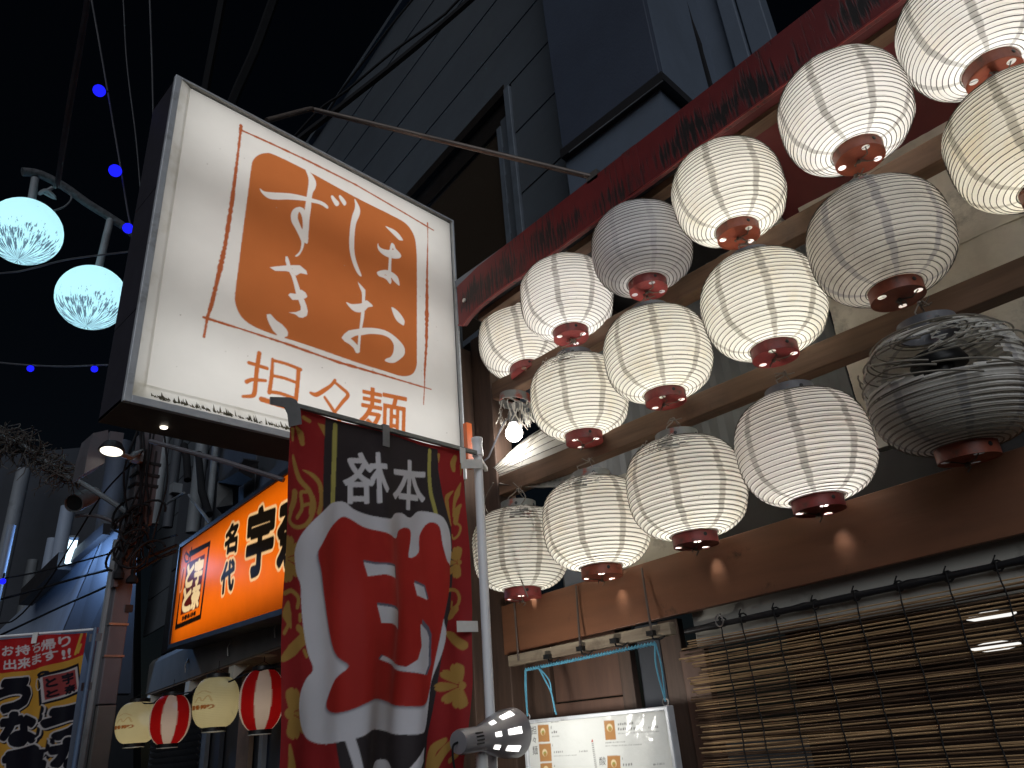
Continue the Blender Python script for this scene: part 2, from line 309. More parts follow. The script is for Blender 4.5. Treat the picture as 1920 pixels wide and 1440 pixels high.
def reed_mat():
    m, t, out, N, K = nm('reed')
    oi = N('ShaderNodeObjectInfo'); tc = N('ShaderNodeTexCoord')
    mp = N('ShaderNodeMapping'); mp.inputs['Scale'].default_value = (40, 5, 40); K(tc.outputs['Object'], mp.inputs[0])
    va = N('ShaderNodeVectorMath', operation='ADD'); sc = N('ShaderNodeMath', operation='MULTIPLY'); sc.inputs[1].default_value = 91; K(oi.outputs['Random'], sc.inputs[0]); K(mp.outputs[0], va.inputs[0]); K(sc.outputs[0], va.inputs[1])
    nz = N('ShaderNodeTexNoise'); nz.inputs['Scale'].default_value = 1; nz.inputs['Detail'].default_value = 5; K(va.outputs[0], nz.inputs['Vector'])
    ad = N('ShaderNodeMath', operation='MULTIPLY_ADD'); ad.inputs[1].default_value = .7; K(oi.outputs['Random'], ad.inputs[0]); K(nz.outputs[0], ad.inputs[2])
    cr = N('ShaderNodeValToRGB'); K(ad.outputs[0], cr.inputs[0])
    e = cr.color_ramp.elements; e[0].position = .42; e[0].color = (.022, .012, .008, 1); e[1].position = 1.1; e[1].color = (.52, .33, .165, 1); e2 = cr.color_ramp.elements.new(.75); e2.color = (.15, .085, .045, 1)
    p = N('ShaderNodeBsdfPrincipled'); K(cr.outputs[0], p.inputs['Base Color']); p.inputs['Roughness'].default_value = .5; K(p.outputs[0], out.inputs[0]); return m
M['reed'] = reed_mat()
def glass_mat(name, tint, rough=.08):
    m, t, out, N, K = nm(name); p = N('ShaderNodeBsdfPrincipled'); p.inputs['Base Color'].default_value = rgba(tint); p.inputs['Roughness'].default_value = rough; p.inputs['Specular IOR Level'].default_value = .6
    tc = N('ShaderNodeTexCoord'); nz = N('ShaderNodeTexNoise'); nz.inputs['Scale'].default_value = 30; K(tc.outputs['Object'], nz.inputs['Vector']); bp = N('ShaderNodeBump'); bp.inputs['Strength'].default_value = .06; K(nz.outputs[0], bp.inputs['Height']); K(bp.outputs[0], p.inputs['Normal'])
    K(p.outputs[0], out.inputs[0]); return m
M['pane'] = glass_mat('pane', (.045, .032, .022), .12)
def globe_mat():
    m, t, out, N, K = nm('globe_glass')
    tc = N('ShaderNodeTexCoord'); sp = N('ShaderNodeSeparateXYZ'); K(tc.outputs['Object'], sp.inputs[0])
    at2 = N('ShaderNodeMath', operation='ARCTAN2'); K(sp.outputs[1], at2.inputs[0]); K(sp.outputs[0], at2.inputs[1])
    cb = N('ShaderNodeCombineXYZ'); a5 = N('ShaderNodeMath', operation='MULTIPLY'); a5.inputs[1].default_value = 11; K(at2.outputs[0], a5.inputs[0]); K(a5.outputs[0], cb.inputs[0])
    z5 = N('ShaderNodeMath', operation='MULTIPLY'); z5.inputs[1].default_value = 16; K(sp.outputs[2], z5.inputs[0]); K(z5.outputs[0], cb.inputs[1])
    nz = N('ShaderNodeTexNoise'); nz.inputs['Scale'].default_value = 1.25; nz.inputs['Detail'].default_value = 4; nz.inputs['Roughness'].default_value = .65; K(cb.outputs[0], nz.inputs['Vector'])
    hz = N('ShaderNodeMapRange'); hz.inputs[1].default_value = .02; hz.inputs[2].default_value = -.12; hz.inputs[3].default_value = -.16; hz.inputs[4].default_value = .06; K(sp.outputs[2], hz.inputs[0])
    ad = N('ShaderNodeMath', operation='ADD'); K(nz.outputs[0], ad.inputs[0]); K(hz.outputs[0], ad.inputs[1])
    mr = N('ShaderNodeMapRange'); mr.inputs[1].default_value = .53; mr.inputs[2].default_value = .60; K(ad.outputs[0], mr.inputs[0])
    mx = N('ShaderNodeMix', data_type='RGBA'); K(mr.outputs[0], mx.inputs[0]); mx.inputs[6].default_value = (.72, .92, .96, 1); mx.inputs[7].default_value = (.13, .16, .20, 1)
    tr = N('ShaderNodeBsdfTranslucent'); df = N('ShaderNodeBsdfDiffuse'); K(mx.outputs[2], tr.inputs[0]); K(mx.outputs[2], df.inputs[0])
    ms = N('ShaderNodeMixShader'); ms.inputs[0].default_value = .75; K(df.outputs[0], ms.inputs[1]); K(tr.outputs[0], ms.inputs[2]); K(ms.outputs[0], out.inputs[0]); return m
M['globe'] = globe_mat()
M['sign_face'] = printed('sign_face', .8, .01, .3)
def acrylic():
    m, t, out, N, K = nm('acrylic')
    tc = N('ShaderNodeTexCoord'); nz = N('ShaderNodeTexNoise'); nz.inputs['Scale'].default_value = 16; nz.inputs['Detail'].default_value = 8; K(tc.outputs['Object'], nz.inputs['Vector'])
    mr = N('ShaderNodeMapRange'); mr.inputs[1].default_value = .5; mr.inputs[2].default_value = .85; K(nz.outputs[0], mr.inputs[0])
    mx = N('ShaderNodeMix', data_type='RGBA'); K(mr.outputs[0], mx.inputs[0]); mx.inputs[6].default_value = (.93, .92, .88, 1); mx.inputs[7].default_value = (.74, .71, .62, 1)
    tr = N('ShaderNodeBsdfTranslucent'); df = N('ShaderNodeBsdfDiffuse'); K(mx.outputs[2], tr.inputs[0]); K(mx.outputs[2], df.inputs[0])
    ms = N('ShaderNodeMixShader'); ms.inputs[0].default_value = .7; K(df.outputs[0], ms.inputs[1]); K(tr.outputs[0], ms.inputs[2]); K(ms.outputs[0], out.inputs[0]); return m
M['acrylic'] = acrylic()
M['banner_cloth'] = printed('banner_cloth', .25, .03, .5, weave=.25)
M['menu_print'] = printed('menu_print', .05, .10, .12, weave=.5)
M['lantern_print'] = printed('lantern_print', .75, .02, .4)

# ------------------------------------------------------------------ flat print
_gc = {}
def glyph_tris(ch):
    if ch not in _gc:
        cu = bpy.data.curves.new('glyph', 'FONT'); cu.body = ch; cu.resolution_u = 3
        ob = bpy.data.objects.new('glyph', cu); COL.objects.link(ob); dg = bpy.context.evaluated_depsgraph_get()
        me = ob.evaluated_get(dg).to_mesh(); me.calc_loop_triangles()
        v = np.array([q.co[:2] for q in me.vertices]); tr = np.array([q.vertices[:] for q in me.loop_triangles])
        _gc[ch] = ((v - v.min(0)) / (v.max(0) - v.min(0)), tr); bpy.data.objects.remove(ob); bpy.data.curves.remove(cu)
    return _gc[ch]
def smooth_loop(p, closed=True, k=5):
    p = np.array(p, float); n = len(p); o = []
    for i in range(n if closed else n - 1):
        p0, p1, p2, p3 = (p[(i - 1) % n] if closed or i > 0 else p[0]), p[i], p[(i + 1) % n], (p[(i + 2) % n] if closed or i < n - 2 else p[-1])
        for j in range(k):
            t = j / k; o.append(.5 * ((2 * p1) + (-p0 + p2) * t + (2 * p0 - 5 * p1 + 4 * p2 - p3) * t * t + (-p0 + 3 * p1 - 3 * p2 + p3) * t ** 3))
    if not closed: o.append(p[-1])
    return np.array(o)
class Canvas:
    def __init__(s, O, U, Vv, w, h, nx, ny, base, ss=3):
        s.O, s.U, s.V = V3(O), V3(U), V3(Vv); s.n = np.cross(s.U, s.V); s.w, s.h, s.nx, s.ny, s.ss = w, h, nx, ny, ss
        s.W, s.H = nx * ss, ny * ss; s.img = np.empty((s.H, s.W, 3)); s.img[:] = base
    def px(s, pts, z=None):
        """photo pixels (optionally in a zoomed crop z = x0, y0, scale) to sheet coordinates in metres"""
        o = []
        for p in pts:
            x, y = (p[0], p[1]) if z is None else (z[0] + p[0] / z[2], z[1] + p[1] / z[2])
            q = atp(x, y, s.O, s.n) - s.O; o.append((np.dot(q, s.U), np.dot(q, s.V)))
        return np.array(o)
    def _grid(s, lo, hi):
        sx, sy = s.W / s.w, s.H / s.h
        i0, i1 = max(0, int(lo[0] * sx) - 1), min(s.W, int(hi[0] * sx) + 2); j0, j1 = max(0, int(lo[1] * sy) - 1), min(s.H, int(hi[1] * sy) + 2)
        if i1 <= i0 or j1 <= j0: return None
        X, Y = np.meshgrid((np.arange(i0, i1) + .5) / sx, (np.arange(j0, j1) + .5) / sy); return i0, i1, j0, j1, X, Y
    def _put(s, g, mask, col, a=1.):
        i0, i1, j0, j1 = g[:4]; s.img[j0:j1, i0:i1][mask] = s.img[j0:j1, i0:i1][mask] * (1 - a) + np.array(col) * a
    def poly(s, pts, col, a=1., smooth=0):
        p = smooth_loop(pts, True, smooth) if smooth else np.array(pts, float); g = s._grid(p.min(0), p.max(0))
        if g is None: return
        X, Y = g[4:]; m = np.zeros(X.shape, bool); n = len(p)
        for i in range(n):
            (x0, y0), (x1, y1) = p[i], p[(i + 1) % n]
            if y0 == y1: continue
            m ^= ((Y >= min(y0, y1)) & (Y < max(y0, y1)) & (X < x0 + (Y - y0) * (x1 - x0) / (y1 - y0)))
        s._put(g, m, col, a)
    def stroke(s, pts, wid, col, a=1., smooth=True, rough=0.):
        p = np.array(pts, float); k = len(p); w = np.full(k, wid, float) if np.isscalar(wid) else np.array(wid, float)
        if smooth and k > 2:
            t = np.linspace(0, k - 1, (k - 1) * 6 + 1); w = np.interp(t, range(k), w); p = smooth_loop(p, False, 6)
        elif rough:
            t = np.linspace(0, k - 1, (k - 1) * 14 + 1); w = np.interp(t, range(k), w); p = np.stack([np.interp(t, range(k), p[:, 0]), np.interp(t, range(k), p[:, 1])], 1)
        if rough: w = w * (1 + rough * (rng.random(len(w)) - .5) * 2)
        g = s._grid(p.min(0) - w.max(), p.max(0) + w.max())
        if g is None: return
        X, Y = g[4:]; m = np.zeros(X.shape, bool)
        for i in range(len(p) - 1):
            d = p[i + 1] - p[i]; l2 = d @ d + 1e-12; t = np.clip(((X - p[i][0]) * d[0] + (Y - p[i][1]) * d[1]) / l2, 0, 1)
            m |= (X - p[i][0] - t * d[0]) ** 2 + (Y - p[i][1] - t * d[1]) ** 2 < ((w[i] + (w[i + 1] - w[i]) * t) / 2) ** 2
        s._put(g, m, col, a)
    def glyph(s, ch, quad, col, bold=0., edge=None, edge_w=0., mirror=False, shift=None):
        """quad: bottom-left, bottom-right, top-right, top-left in sheet coordinates"""
        v, tr = glyph_tris(ch); q = np.array(quad, float)
        x = 1 - v[:, 0] if mirror else v[:, 0]; y = v[:, 1]
        P = ((1 - x) * (1 - y))[:, None] * q[0] + (x * (1 - y))[:, None] * q[1] + (x * y)[:, None] * q[2] + ((1 - x) * y)[:, None] * q[3]
        if shift is not None: P = P + np.array(shift)
        pad = bold + edge_w; g = s._grid(P.min(0) - pad, P.max(0) + pad)
        if g is None: return
        X, Y = g[4:]; m = np.zeros(X.shape, bool)
        for a, b, c in P[tr]:
            d = (b[0] - a[0]) * (c[1] - a[1]) - (c[0] - a[0]) * (b[1] - a[1])
            if abs(d) < 1e-14: continue
            lo, hi = np.minimum(np.minimum(a, b), c), np.maximum(np.maximum(a, b), c)
            i0 = max(0, np.searchsorted(X[0], lo[0]) - 1); i1 = np.searchsorted(X[0], hi[0]) + 1; j0 = max(0, np.searchsorted(Y[:, 0], lo[1]) - 1); j1 = np.searchsorted(Y[:, 0], hi[1]) + 1
            xx, yy = X[j0:j1, i0:i1], Y[j0:j1, i0:i1]
            u = ((xx - a[0]) * (c[1] - a[1]) - (c[0] - a[0]) * (yy - a[1])) / d; w = ((b[0] - a[0]) * (yy - a[1]) - (xx - a[0]) * (b[1] - a[1])) / d
            m[j0:j1, i0:i1] |= (u >= -1e-6) & (w >= -1e-6) & (u + w <= 1 + 1e-6)
        def dil(mk, r):
            k = r * s.W / s.w; o = mk.copy(); n = int(math.ceil(k))
            for dx in range(-n, n + 1):
                for dy in range(-n, n + 1):
                    if dx * dx + dy * dy <= k * k + .3:
                        o |= np.roll(np.roll(mk, dx, 1), dy, 0)
            return o
        if bold: m = dil(m, bold)
        if edge is not None: s._put(g, dil(m, edge_w), edge)
        s._put(g, m, col)
    def text(s, body, quad, col, **kw):
        """a row of glyphs spread over the quad"""
        q = np.array(quad, float); n = len(body)
        for i, ch in enumerate(body):
            if ch == ' ': continue
            a, b = i / n + .04 / n, (i + 1) / n - .06 / n
            s.glyph(ch, [q[0] + (q[1] - q[0]) * a, q[0] + (q[1] - q[0]) * b, q[3] + (q[2] - q[3]) * b, q[3] + (q[2] - q[3]) * a], col, **kw)
    def colours(s): return s.img.reshape(s.ny, s.ss, s.nx, s.ss, 3).mean((1, 3))
    def build(s, name, mat, parent=None, deform=None, thick=0.):
        c = s.colours(); us = np.linspace(0, s.w, s.nx); vs = np.linspace(0, s.h, s.ny); UU, VV = np.meshgrid(us, vs)
        P = s.O + UU[..., None] * s.U + VV[..., None] * s.V
        if deform is not None: P = deform(P, UU, VV)
        org = np.array(ORG.get(parent.name, (0, 0, 0))) if parent else np.zeros(3); P = (P - org).reshape(-1, 3)
        nx, ny = s.nx, s.ny; me = bpy.data.meshes.new(name); me.vertices.add(nx * ny); me.vertices.foreach_set('co', P.ravel())
        J, I = np.meshgrid(np.arange(ny - 1), np.arange(nx - 1), indexing='ij'); k = (J * nx + I).ravel()
        q = np.stack([k, k + 1, k + nx + 1, k + nx], 1).ravel(); nf = len(k)
        me.loops.add(nf * 4); me.loops.foreach_set('vertex_index', q); me.polygons.add(nf)
        me.polygons.foreach_set('loop_start', np.arange(0, nf * 4, 4)); me.polygons.foreach_set('loop_total', np.full(nf, 4)); me.polygons.foreach_set('use_smooth', np.ones(nf, bool))
        me.update(calc_edges=True); a = me.color_attributes.new('print', 'FLOAT_COLOR', 'POINT')
        a.data.foreach_set('color', np.concatenate([c.reshape(-1, 3), np.ones((nx * ny, 1))], 1).ravel())
        o = bpy.data.objects.new(name, me); COL.objects.link(o); me.materials.append(mat)
        if parent: o.parent = parent; ORG[o.name] = tuple(org)
        return o

# frame of the neighbouring houses: they stand a few degrees off the shop's line
D2 = np.array([.14, .99, 0]); D2 /= np.linalg.norm(D2); N2 = np.array([D2[1], -D2[0], 0]); UP = np.array([0, 0, 1.])
B0 = np.array([2.2, 4.0, 0]); W0 = np.array([2.75, 2.0, 0])
def G2(a, z, out=0.): return B0 + D2 * a + UP * z - N2 * out      # out = towards the street
def GW(a, z, out=0.): return W0 + D2 * a + UP * z - N2 * out

# ================================================================== setting
g = MB().prism([(-60, -60, 0), (60, -60, 0), (60, 120, 0), (-60, 120, 0)], (0, 0, -.05)).build('street', M['ground']); g['kind'] = 'structure'

# ------------------------------------------------------------------ the lantern shop's timber front
sf = thing('timber_shop_front', 'timber shop front with red peeling eave, plaster and brown lintel behind rows of lanterns', 'building', (2.1, .6, 0))
Y0, Y1 = -1.6, 1.93
def eb(y): return 3.305 - .085 * y            # underside line of the red board
def et(y): return 3.49 - .085 * y
ys = [1.93, 1.905, 1.86, 1.80, 1.70, 1.55]; zs = [3.125, 3.11, 3.135, 3.152, 3.165, eb(1.55)]
edge = [(1.78, y, z) for y, z in zip(ys, zs)] + [(1.78, Y0, eb(Y0)), (1.78, Y0, et(Y0)), (1.78, 1.80, et(1.80)), (1.78, 1.93, et(1.93) - .02)]
ef = MB().prism(edge, (.022, 0, 0)).build('eave_board', M['red_metal'], sf, bevel=.003)
MB().tube([(1.779, y, z - .003) for y, z in zip(ys, zs)] + [(1.779, Y0, eb(Y0) - .003)], .0032, 6).build('drip_edge', M['cap_red'], ef)
MB().lathe([(.0001, 0), (.009, 0), (.009, .006), (.0001, .008)], 10, (1.779, 1.885, 3.215), (-1, 0, 0)).build('rivet', M['white_trim'], ef)
for y in (1.02, .1, -.7):
    MB().prism([(1.7795, y - .03, eb(y) + .004), (1.7795, y + .03, eb(y) + .002), (1.7795, y + .03, et(y) - .006), (1.7795, y - .03, et(y) - .003)], (-.004, 0, 0)).build('lap_joint', M['red_metal'], ef)
MB().prism([(1.795, Y1, et(Y1) - .02), (1.795, Y0, et(Y0) - .02), (2.9, Y0, et(Y0) + .22), (2.9, Y1, et(Y1) + .22)], (0, 0, .02)).build('eave_roof', M['black_trim'], sf)
MB().prism([(1.805, .76, eb(.76) + .02), (1.805, Y0, eb(Y0) + .02), (2.32, Y0, eb(Y0) - .06), (2.32, .76, eb(.76) - .06)], (0, 0, .01)).build('soffit_panel', M['red_soffit'], sf)
MB().prism([(1.805, Y1 - .02, eb(1.9) + .03), (1.805, .765, eb(.76) + .03), (2.32, .765, eb(.76) - .03), (2.32, Y1 - .02, eb(1.9) - .03)], (0, 0, .01)).build('soffit_panel', M['black_trim'], sf)
MB().bar((1.93, .775, eb(.775) - .005), (2.30, .775, eb(.775) - .07), .05, .04).build('soffit_joist', M['white_trim'], sf)
MB().bar((1.93, 1.5, eb(1.5) - .005), (2.30, 1.5, eb(1.5) - .07), .05, .04).build('soffit_joist', M['wood_dark'], sf)
MB().bar((1.80, 1.95, et(1.95) + .005), (1.84, 1.42, et(1.42) + .02), .02, .035).build('flashing', M['sash_grey'], sf)
# two long rails the lanterns are tied to, and the ledger under the eave
MB().prism([(1.985, 1.97, 2.860), (1.985, Y0, 2.975), (2.045, Y0, 2.975), (2.045, 1.97, 2.860)], (0, 0, .075)).build('rail', M['wood_brown'], sf, bevel=.003)
MB().prism([(1.985, 1.97, 2.452), (1.985, Y0, 2.515), (2.045, Y0, 2.515), (2.045, 1.97, 2.452)], (0, 0, .075)).build('rail', M['wood_brown'], sf, bevel=.003)
MB().prism([(1.845, 1.88, eb(1.88) + .0), (1.845, Y0, eb(Y0) - .01), (1.895, Y0, eb(Y0) - .01), (1.895, 1.88, eb(1.88))], (0, 0, .05)).build('ledger', M['wood_brown'], sf)
# back wall behind the lanterns
bw = MB()
for i in range(40):
    a = .70 + i * .0315; bw.prism([(2.300 + .007 * (i % 2), a, 1.95), (2.300 + .007 * ((i + 1) % 2), a + .0315, 1.95), (2.31, a + .0315, 1.95), (2.31, a, 1.95)], (0, 0, 1.3))
bw.build('corrugated_panel', M['grey_panel'], sf)
def plaster_sheet():
    n, k = 90, 60; vs = []
    ph = rng.random(12) * 6
    for j in range(k):
        for i in range(n):
            y = -1.6 + 2.29 * i / (n - 1); z = 2.0 + 1.26 * j / (k - 1)
            d = .010 * math.sin(5 * y + ph[0]) * math.sin(7 * z + ph[1]) + .006 * math.sin(17 * y + 9 * z + ph[2]) + .004 * rng.random() + .012 * max(0, math.sin(3 * y + 11 * z + ph[3])) ** 6
            vs.append((2.285 - d, y, z))
    return MB().add(vs, [(j * n + i, j * n + i + 1, (j + 1) * n + i + 1, (j + 1) * n + i) for j in range(k - 1) for i in range(n - 1)])
pl = plaster_sheet().build('plaster_wall', M['plaster'], sf, smooth=True)
MB().prism([(2.262, -1.6, 2.83), (2.262, .66, 2.80), (2.262, .66, 2.815), (2.262, -1.6, 2.845)], (.012, 0, 0)).build('plaster_bead', M['plaster'], sf)
MB().prism([(2.19, 1.62, 2.252), (2.19, Y0, 2.30), (2.19, Y0, 2.335), (2.19, 1.62, 2.285)], (.09, 0, 0)).build('shelf_edge', M['white_trim'], sf, bevel=.002)
MB().box((2.16, -1.6, 1.95), (2.18, 1.62, 2.245)).build('recess_board', M['black_trim'], sf)
MB().box((2.12, 1.30, 2.02), (2.14, 1.60, 2.42)).build('pale_board', M['white_trim'], sf)
MB().box((2.12, 1.62, 2.02), (2.14, 1.80, 2.46)).build('pale_board', M['pale_wall'], sf)
# brown lintel board in three lengths with fine joints
def fz0(y): return 1.936 - .034 * y
def fz1(y): return 2.122 - .044 * y
for a, b in ((1.985, -1.6),):
    MB().prism([(1.97, a, fz0(a)), (1.97, b, fz0(b)), (1.97, b, fz1(b)), (1.97, a, fz1(a))], (.028, 0, 0)).build('lintel_board', M['fascia_brown'], sf, bevel=.0015)
MB().prism([(2.0, 1.98, fz1(1.98) - .012), (2.0, Y0, fz1(Y0) - .012), (2.16, Y0, fz1(Y0) - .012), (2.16, 1.98, fz1(1.98) - .012)], (0, 0, .008)).build('lintel_top', M['wood_dark'], sf)
MB().prism([(2.022, 1.235, 1.80), (2.022, Y0, 1.83), (2.022, Y0, 2.05), (2.022, 1.235, 2.0)], (.02, 0, 0)).build('white_band', M['white_trim'], sf)
# end posts towards the signboard
MB().box((2.0, 1.99, 0), (2.10, 2.10, 3.2)).build('post', M['wood_dark'], sf, bevel=.004)
MB().box((1.93, 2.105, 0), (2.03, 2.20, 3.15)).build('post', M['wood_dark'], sf, bevel=.004)
MB().box((2.035, 2.21, 2.62), (2.06, 2.62, 3.4)).build('side_panel', M['grey_panel'], sf)
MB().box((2.035, 2.21, 0), (2.06, 2.62, 2.60)).build('side_panel', M['black_trim'], sf)
MB().tube([(2.02, 2.215, 2.61), (2.02, 2.60, 2.63)], .008, 8).build('conduit', M['grey_cable'], sf)
# wood panelling under the lintel
for a, b, z0, z1, x, mt in ((1.985, 1.86, 0, 1.90, 2.06, 'wood_dark'), (1.855, 1.56, 1.70, 1.90, 2.075, 'wood_panel'), (1.855, 1.56, .9, 1.695, 2.065, 'wood_panel'), (1.555, 1.505, 0, 1.9, 2.055, 'wood_dark'),
                            (1.50, 1.41, 0, 1.90, 2.09, 'dark_wall'), (1.405, 1.33, 0, 1.90, 2.085, 'wood_dark'), (1.325, 1.238, 0, 1.80, 2.06, 'wood_panel')):
    MB().box((x, b, z0), (x + .03, a, z1)).build('wall_board', M[mt], sf, bevel=.003)
MB().box((2.60, -1.6, 0), (2.62, 1.235, 2.0)).build('back_wall', M['wood_dark'], sf)

# hooked batten under the lintel
hr = thing('hook_rail', 'weathered batten with black hooks hung on thin rods under the brown lintel', 'rail', at(1110, 1205, 0, 1.965))
pa, pb = at(958, 1240, 0, 1.965), at(1262, 1178, 0, 1.965)
MB().bar(pa, pb, .03, .036).build('batten', M['batten'], hr, bevel=.003)
for i, (px_, py_) in enumerate(((1028, 1232), (1090, 1217), (1153, 1202), (1222, 1188))):
    q = at(px_, py_, 0, 1.945)
    MB().box((q[0] - .012, q[1] - .012, q[2] - .006), (q[0] + .01, q[1] + .012, q[2] + .008)).tube([q + V3((0, 0, -.005)), q + V3((-.008, -.008, -.016)), q + V3((-.004, -.03, -.02)), q + V3((0, -.045, -.012))], .003, 6).build('hook', M['cap_black'], hr)
for x0, y0, x1, y1 in ((964, 1130, 972, 1238), (1080, 1098, 1088, 1216), (1203, 1065, 1222, 1188)):
    p, q = at(x0, y0, 0, 1.958), at(x1, y1, 0, 1.940); MB().tube([p, p * .5 + q * .5 + V3((.002, .002, 0)), q], .0035, 8).build('hanging_rod', M['copper_rod'], hr, True)

# ------------------------------------------------------------------ house with siding behind the eave
sh = thing('siding_house', 'dark grey upper house wall of wide siding boards above the red eave', 'building', GW(1.5, 0))
zb = [3.2, 3.68, 4.16, 4.645, 5.141, 5.583, 6.03, 6.48, 6.93, 7.38, 7.82]
wl, wr, wt = .415, 3.3, 5.57
for i in range(len(zb) - 1):
    a, b = zb[i] + .0025, zb[i + 1] - .0025
    segs = [(-.01, wl - .01), (wr, 9.)] if a < wt - .1 else [(-.01, 9.)]
    if a < wt - .1 < b: b2 = wt
    for s0, s1 in segs:
        MB().prism([GW(s0, a, .005), GW(s1, a, .005), GW(s1, b, -.001), GW(s0, b, -.001)], N2 * .02).build('siding_board', M['siding'], sh)
MB().prism([GW(-.01, 3.2, -.03), GW(wl - .02, 3.2, -.03), GW(wl - .02, 7.84, -.03), GW(-.01, 7.84, -.03)], N2 * .02).build('wall_back', M['black_trim'], sh)
MB().prism([GW(wl - .02, wt + .0, -.03), GW(9, wt + .0, -.03), GW(9, 7.84, -.03), GW(wl - .02, 7.84, -.03)], N2 * .02).build('wall_back', M['black_trim'], sh)
MB().prism([GW(-.3, 7.84, .05), GW(9, 7.84, .05), GW(9, 7.9, .05), GW(-.3, 7.9, .05)], N2 * .4).build('roof_edge', M['siding'], sh)
MB().prism([GW(-.2, 3.2, .02), GW(-.012, 3.2, .02), GW(-.012, 7.9, .02), GW(-.2, 7.9, .02)], N2 * .3).build('pilaster', M['siding'], sh, bevel=.004)
# window
wf = MB(); wf.prism([GW(wl, 3.2, .02), GW(wl + .055, 3.2, .02), GW(wl + .055, wt, .02), GW(wl, wt, .02)], N2 * .10)
w_ = wf.build('window_frame', M['sash_grey'], sh, bevel=.003)
MB().prism([GW(wl + .057, wt - .02, .012), GW(wr, wt - .02, .012), GW(wr, wt + .06, .012), GW(wl + .057, wt + .06, .012)], N2 * .12).build('window_head', M['frame_bronze'], sh)
MB().prism([GW(wl + .057, wt - .2, -.03), GW(wr, wt - .2, -.03), GW(wr, wt - .022, -.03), GW(wl + .057, wt - .022, -.03)], N2 * .05).build('transom', M['frame_bronze'], sh)
MB().prism([GW(wl + .17, 3.2, -.02), GW(wl + .21, 3.2, -.02), GW(wl + .21, wt - .205, -.02), GW(wl + .17, wt - .205, -.02)], N2 * .04).build('sash_stile', M['sash_grey'], sh)
for i in range(9):
    z = 3.3 + i * .235; MB().prism([GW(wl + .057, z, -.035), GW(wl + .168, z, -.035), GW(wl + .168, z + .225, -.025), GW(wl + .057, z + .225, -.025)], N2 * .012).build('louvre_slat', M['siding'], sh)
MB().prism([GW(wl + .212, 3.2, -.05), GW(wr, 3.2, -.05), GW(wr, wt - .2, -.05), GW(wl + .212, wt - .2, -.05)], N2 * .008).build('pane', M['pane'], sh)
MB().prism([GW(1.9, 3.2, -.04), GW(1.96, 3.2, -.04), GW(1.96, wt - .2, -.04), GW(1.9, wt - .2, -.04)], N2 * .01).build('sash_stile', M['frame_bronze'], sh)
MB().prism([GW(wl + .05, 3.85, .06), GW(wr, 3.85, .06), GW(wr, 3.89, .06), GW(wl + .05, 3.89, .06)], N2 * .08).build('window_sill', M['sash_grey'], sh)

# navy bay right of the pilaster
nb = thing('navy_bay', 'dark navy boxed bay with black ledge jutting over the red eave', 'building', (2.6, 1.45, 3.3))
MB().prism([(2.52, 1.205, 4.44), (2.545, 1.86, 4.44), (3.3, 1.86, 4.44), (3.3, 1.205, 4.44)], (0, 0, 4.2)).build('upper_box', M['navy_wall'], nb, bevel=.004)
MB().prism([(2.495, 1.18, 4.385), (2.52, 1.86, 4.385), (2.9, 1.86, 4.385), (2.9, 1.18, 4.385)], (0, 0, .055)).build('ledge', M['black_trim'], nb)
MB().tube([(2.50, 1.185, 4.383), (2.52, 1.80, 4.383)], .004, 5).build('drip_bead', M['pole_grey'], nb)
MB().prism([(2.535, 1.225, 3.3), (2.56, 1.86, 3.3), (3.3, 1.86, 3.3), (3.3, 1.225, 3.3)], (0, 0, 1.085)).build('lower_wall', M['bay_side'], nb)
MB().prism([(2.555, 1.203, 4.45), (3.25, 1.203, 4.45), (3.25, 1.203, 8.6), (2.555, 1.203, 8.6)], (0, -.012, 0)).build('side_face', M['bay_side'], nb)
# corrugated wall further right
cw = thing('metal_clad_wall', 'blue grey metal-clad wall with vertical ribs beyond the navy bay', 'wall', (3.2, .8, 3.3))
q0, q1, q2, q3 = at(1300, 150, 0, 3.2), at(1365, 60, 0, 3.2), at(1400, 60, 0, 3.2), at(1443, 40, 0, 3.2)
for a, b, off in ((q0[1] + .35, q1[1], 0.), (q1[1], q2[1], .05), (q2[1], q3[1], .03)):
    MB().prism([(3.2 - off, a, 3.3), (3.2 - off, b + .008, 3.3), (3.3, b + .008, 3.3), (3.3, a, 3.3)], (0, 0, 6)).build('cladding_sheet', M['bay_side'], cw, bevel=.006)
p, q = at(1283, 0, 0, 3.05), at(1322, 110, 0, 3.05)
single('drain_cable', MB().tube([p + (p - q) * .6, p, at(1295, 40, 0, 3.05), at(1312, 85, 0, 3.05), at(1315, 100, 0, 3.05), at(1332, 160, 0, 3.05), at(1340, 195, 0, 3.05)], .014, 6), M['black_cable'], 'black cable drooping down the metal-clad wall beside the navy bay', 'cable')

# ------------------------------------------------------------------ neighbour's shop with the orange sign
nsx = thing('neighbour_shop', 'dark neighbouring shop with grey metal canopy below the orange sign', 'building', G2(1.5, 0))
MB().prism([G2(-1.2, 0, -.25), G2(3.6, 0, -.25), G2(3.6, 4.3, -.25), G2(-1.2, 4.3, -.25)], N2 * .1).build('wall', M['dark_wall'], nsx)
for a0, a1, z0, z1 in ((2.45, 3.55, 2.55, 3.3), (2.45, 3.55, 3.32, 4.1), (1.3, 2.43, 3.32, 4.1), (.2, 1.28, 3.32, 4.1), (-.9, .18, 3.32, 4.1), (2.45, 3.55, 1.9, 2.53)):
    MB().prism([G2(a0, z0, -.235), G2(a1, z0, -.235), G2(a1, z1, -.235), G2(a0, z1, -.235)], N2 * .014).build('wall_panel', M['dark_wall'], nsx, bevel=.003)
cn = MB().prism([G2(2.93, 2.16, -.004), G2(2.93, 2.39, -.004), G2(2.93, 2.43, -.03), G2(2.93, 2.43, -.2), G2(2.93, 2.17, -.2)], -D2 * 4.6).build('canopy', M['awning'], nsx, bevel=.004)
